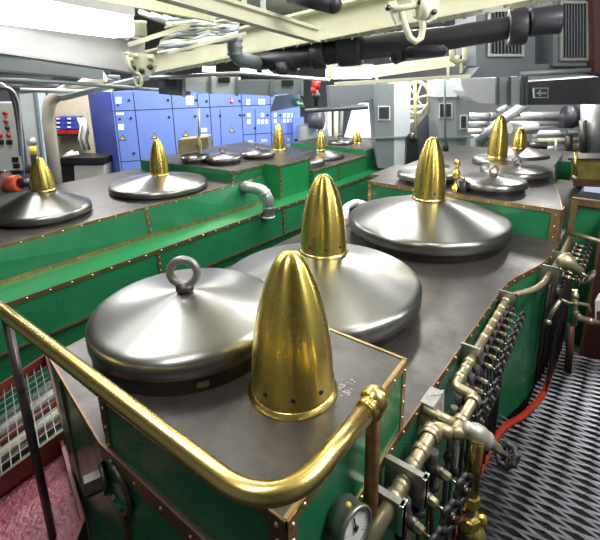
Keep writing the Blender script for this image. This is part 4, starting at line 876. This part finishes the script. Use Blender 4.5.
# silver and dark ventilation duct, exit arrow
t = thing('ventilation_duct', V(530, 95, 4.7), 'silver ventilation duct with rounded end leading into a dark box duct at upper right', 'duct')
d = 4.6
m = MB(); pts = [V(460.5, 78, d), V(461, 84, d), V(464, 91, d), V(469, 97, d), V(476, 101.5, d), V(484, 103.5, d), V(497, 103.5, d), V(497, 78, d)]
m.slab(pts, FH*.35, mat('pale_sheet', (.88, .90, .95), .1, .4)); lib(m.build('rounded_end', t), 'pale rounded duct end')
for (u0, u1, mt, q) in [(498, 508, lightduct, 104), (510, 527, mat('pale_sheet', (.8, .8, .9)), 105)]:
    m = MB(); m.slab([V(u0, 77, d), V(u1, 76, d), V(u1, q, d), V(u0, q-.5, d)], FH*.35, mt); m.build('duct_segment', t)
for u in (497.5, 509, 522, 526): m = MB(); m.bar(V(u, 76, d-.02), V(u, 105.5, d-.02), .03, .03, greyduct); m.build('flange', t)
m = MB(); m.slab([V(527, 82, d-.02), V(640, 74, d-.3), V(640, 104, d-.3), V(529, 105, d-.02)], FH*.35, duskduct); lib(m.build('dark_duct', t), 'dark box duct')
t = thing('exit_arrow_sign', V(541, 98, 4.5), 'green sign with a white left arrow on the dark duct', 'sign')
e = d-.11
def S(u, v, o=0): return V(u, v, e+o)
m = MB(); m.slab([S(533.5, 88), S(548.5, 87.5), S(548.5, 98), S(534, 98.2)], FH*.02, paper); m.build('sign_border', t)
m = MB(); m.slab([S(534.8, 89, -.001), S(547.3, 88.7, -.001), S(547.3, 96.9, -.001), S(535.2, 97.1, -.001)], -FH*.004, signg); m.build('sign_board', t)
m = MB(); m.slab([S(536, 93.2, -.006), S(540.5, 89.6, -.006), S(541.5, 90.3, -.006), S(539.4, 92.2, -.006), S(546.3, 92.2, -.006), S(546.3, 94.1, -.006), S(539.4, 94.1, -.006), S(541.6, 95.8, -.006), S(540.6, 96.5, -.006)], -FH*.003, paper); m.build('arrow', t)
# louvred units
def louvre(u0, v0_, u1, v1_, d, label, nb, hx, framem=galv):
    t = thing('louvre_unit', V((u0+u1)/2, v1_, d), label, 'ventilation grille')
    a, b, c_, e_ = hx
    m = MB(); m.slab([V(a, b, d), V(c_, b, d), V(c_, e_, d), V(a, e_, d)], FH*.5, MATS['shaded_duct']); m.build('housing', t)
    m = MB(); w = 2.6
    for (x0, y0, x1, y1) in [(u0-w, v0_-w, u1+w, v0_), (u0-w, v1_, u1+w, v1_+w), (u0-w, v0_, u0, v1_), (u1, v0_, u1+w, v1_)]: m.slab([V(x0, y0, d-.003), V(x1, y0, d-.003), V(x1, y1, d-.003), V(x0, y1, d-.003)], -FH*.03, framem)
    m.build('grille_frame', t)
    m = MB(); m.slab([V(u0, v0_, d-.002), V(u1, v0_, d-.002), V(u1, v1_, d-.002), V(u0, v1_, d-.002)], -FH*.003, black); m.build('opening', t)
    for k in range(nb):
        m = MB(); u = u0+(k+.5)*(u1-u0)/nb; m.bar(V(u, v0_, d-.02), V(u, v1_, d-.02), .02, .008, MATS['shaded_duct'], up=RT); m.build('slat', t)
    return t
louvre(489, 12, 520, 54, 3.9, 'louvred grille unit left of the other, behind the black pipe collar', 9, (476, 5, 535, 66))
louvre(561, 4, 584, 58, 3.8, 'tall dark louvred grille at the upper right corner', 8, (553, -10, 592, 66))
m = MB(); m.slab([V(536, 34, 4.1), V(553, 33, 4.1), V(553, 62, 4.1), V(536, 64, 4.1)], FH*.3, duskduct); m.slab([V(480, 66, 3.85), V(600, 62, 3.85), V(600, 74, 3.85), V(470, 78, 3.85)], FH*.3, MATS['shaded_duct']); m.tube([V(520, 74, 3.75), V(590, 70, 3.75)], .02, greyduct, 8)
tag(m.build('duct_header'), 'grey duct header joining the two louvred grilles from below', 'duct')
m = MB(); m.slab([V(593, -10, 3.7), V(640, -10, 3.7), V(640, 80, 3.7), V(595, 72, 3.7)], FH*.3, maroon); tag(m.build('maroon_casing'), 'dark maroon casing at the upper right edge', 'casing')
m = MB(); m.tube([V(452, 46, 3.6), V(452, 60, 3.6), V(457, 62, 3.6), V(465, 60, 3.6), V(465, 44, 3.6)], .022, creamg, 10); tag(m.build('lifting_loop'), 'yellowed lifting loop under the black pipe left of the grille', 'loop')
# far right: column, brass tank, green panel
t = thing('brass_tank', V(585, 175, 4.4), 'yellow brass box tank standing at the right edge of the rear casing', 'tank')
m = MB(); m.slab([V(571, 160, 4.25), V(640, 160, 4.25), V(640, 181, 4.25), V(571, 179, 4.25)], SRR, mat('stained_brass', (.48, .42, .10), .6, .35, col2=(.22, .19, .07), nscale=9)); m.build('tank_body', t)
m = MB(); m.slab([V(568, 158.5, 4.22), V(640, 158.5, 4.22), V(640, 160.3, 4.22), V(568, 160.3, 4.22)], SRR, darkm); m.slab([V(573, 180, 4.22), V(640, 182, 4.22), V(640, 189, 4.22), V(573, 186, 4.22)], SRR, copper); m.build('tank_rim', t)
m = MB(); m.tube([V(575.5, 152, 4.15), V(575.5, 178, 4.15)], .018, brass, 8); m.ball(V(575, 178, 4.15), .03, brassm); m.build('overflow_pipe', t)
t = thing('machinery_screen', V(580, 300, 4.2), 'green panel with bronze upright frame at the far right of the casings', 'panel')
pa = Vector((3.64, .34, 0)); 
m = MB(); m.slab([Vector((3.66, .345, FLOOR)), Vector((3.66, .345, -.92)), Vector((3.66, -.02, -.92)), Vector((3.66, -.02, FLOOR))], (.06, 0, 0), green); m.build('green_sheet', t)
m = MB(); m.bar((3.65, .325, FLOOR), (3.65, .325, -.90), .05, .04, bronze); m.bar((3.65, .345, -.91), (3.65, -.2, -.91), .04, .05, copper); m.build('bronze_frame', t)
m = MB(); m.slab([Vector((3.55, .135, FLOOR)), Vector((3.55, .135, -.95)), Vector((3.55, -.12, -.95)), Vector((3.55, -.12, FLOOR))], (.12, 0, 0), maroon); m.bar((3.53, .135, FLOOR), (3.53, .135, -.95), .02, .02, copper)
tag(m.build('maroon_post'), 'broad maroon post at the right edge beside the green panel', 'post')
m = MB(); m.tube([Vector((3.4, .30, -1.08)), Vector((3.3, -.15, -1.10))], .016, brassm, 10); tag(m.build('cross_pipe'), 'thin pipe reaching the right edge in front of the maroon post', 'pipe')
# right-hand brass valve group
t = thing('branch_valve', (2.75, .22, -1.25), 'pale brass angled valve with knobbed wheel near the right edge above the walkway', 'valve')
a = Vector((2.62, .25, -1.14)); b = Vector((2.66, .15, -1.2)); a = V(566, 262, 2.35); b = V(583, 274, 2.3); dv = (b-a).normalized()
m = MB(); m.lathe(a, [(.0005, -.05), (.03, -.045), (.045, -.02), (.045, .03), (.03, .04), (.028, .09), (.0005, .092)], brassm, 18, axis=dv); m.build('valve_body', t)
m = MB(); c = a+dv*.14; u = dv.cross(Vector((0, 0, 1))).normalized(); v = dv.cross(u)
m.tube([c+(u*math.cos(q)+v*math.sin(q))*.045 for q in [2*PI*k/24 for k in range(24)]], .012, darkm, 8, closed=True); m.tube([a+dv*.08, c], .01, brassm, 8)
for k in range(3): m.tube([c-(u*math.cos(k*PI/3)+v*math.sin(k*PI/3))*.045, c+(u*math.cos(k*PI/3)+v*math.sin(k*PI/3))*.045], .006, darkm, 6)
m.build('handwheel', t)
t = thing('brass_pipe_tree', (2.4, .2, FLOOR), 'cluster of brass tees and elbows with a maroon drop pipe near the right edge', 'pipe fittings')
def T(u, v, y=.2): return V(u, v, 2.45-(y-.2)*2)
yy = .2
m = MB(); m.tube([T(575, 290), T(574, 325)], .017, brassm, 12); m.tube([T(560, 299), T(568, 303), T(576, 303), T(588, 305), T(590, 312)], .011, brassm, 10); m.tube([T(574, 312), T(580, 318), T(590, 321), T(604, 322)], .02, brassm, 12)
for (u, v_) in [(575, 296), (575, 303), (575, 312), (578, 317), (590, 321)]: m.ball(T(u, v_), .023, brassm, 10)
m.build('brass_fittings', t)
m = MB(); m.tube([T(571, 325), T(568, 372)], .022, maroon, 12); m.build('drop_pipe', t)
m = MB(); m.tube([T(560, 300, .24), T(552, 312, .24), T(548, 322, .24)], .014, brassm, 10); m.ball(T(548, 322, .24), .022, brassm); m.lathe(T(558, 291, .24), [(.0005, .01), (.035, .01), (.035, -.015), (.0005, -.02)], darkm, 16, axis=(0, -1, 0)); m.build('drain_cock', t)
t = thing('instrument_box', (2.5, .0, -1.3), 'pale instrument box cut by the right edge above the grating', 'box')
m = MB(); m.slab([T(595, 301), T(640, 296), T(640, 328), T(595, 322)], FH*.1+RT*.09, panelg); m.build('box_body', t)
m = MB(); m.slab([T(597, 311), T(640, 308), T(640, 324), T(597, 320)], -FH*.012, maroon); m.build('box_cover', t)

# ================================================================== LIGHTS
w = bpy.data.worlds.new('world'); sc.world = w; w.use_nodes = True
w.node_tree.nodes['Background'].inputs[0].default_value = (.75, .82, 1, 1); w.node_tree.nodes['Background'].inputs[1].default_value = .5
def lamp(loc, size, power, rot=(0, 0, 0), col=(1, .98, .95), sy=None):
    l = bpy.data.lights.new('overhead_area_light', 'AREA'); l.energy = power; l.size = size; l.color = col  # unseen overhead area lights, some added to brighten the room
    if sy: l.shape = 'RECTANGLE'; l.size_y = sy
    o = bpy.data.objects.new('overhead_area_light', l); o.location = loc; o.rotation_euler = rot; C.objects.link(o); return o
lamp((1.0, 2.3, 1.2), 1.4, 30, sy=.3)
lamp((.0, .7, 1.25), 1.3, 16, sy=.25)
lamp((3.2, 2.4, 1.2), 1.4, 38, sy=.3)
lamp((1.9, 4.9, 1.2), 1.4, 45, sy=.3)
lamp((4.6, 5.4, 1.2), 1.6, 80, sy=.3)
lamp((5.2, 2.2, 1.2), 1.4, 55, sy=.3)
lamp((7.6, 3.0, 1.2), 1.4, 110, sy=.3)
lamp((2.4, -.8, 1.2), 1.4, 50, sy=.3, rot=(.35, 0, 0))  # added above the walkway to brighten the green side wall
lamp((3.6, 7.6, 1.2), 1.2, 110, sy=.3)
lamp((7.2, 1.0, 1.2), 1.2, 80, sy=.3)
def fill_light(loc, power, r=.15):
    l = bpy.data.lights.new('fill_point', 'POINT'); l.energy = power; l.shadow_soft_size = r; l.color = (1, .98, .94)  # unseen fill points added to brighten the deckhead, ducts and side walls
    o = bpy.data.objects.new('fill_point', l); o.location = loc; C.objects.link(o)
for q, e_ in (((2.0, .5, .9), 15), ((3.3, .9, .25), 6), ((2.6, 1.8, .75), 12), ((4.3, 2.4, .6), 24), ((4.4, 4.4, .5), 26), ((2.0, 3.2, .6), 14), ((6.6, 1.6, .5), 30), ((1.2, -.6, .2), 18), ((2.6, -.5, -.2), 14), ((6.9, 4.3, .3), 30)): fill_light(q, e_)
sc.view_settings.view_transform = 'Standard'; sc.view_settings.look = 'None'; sc.view_settings.gamma = 1; sc.view_settings.exposure = .55
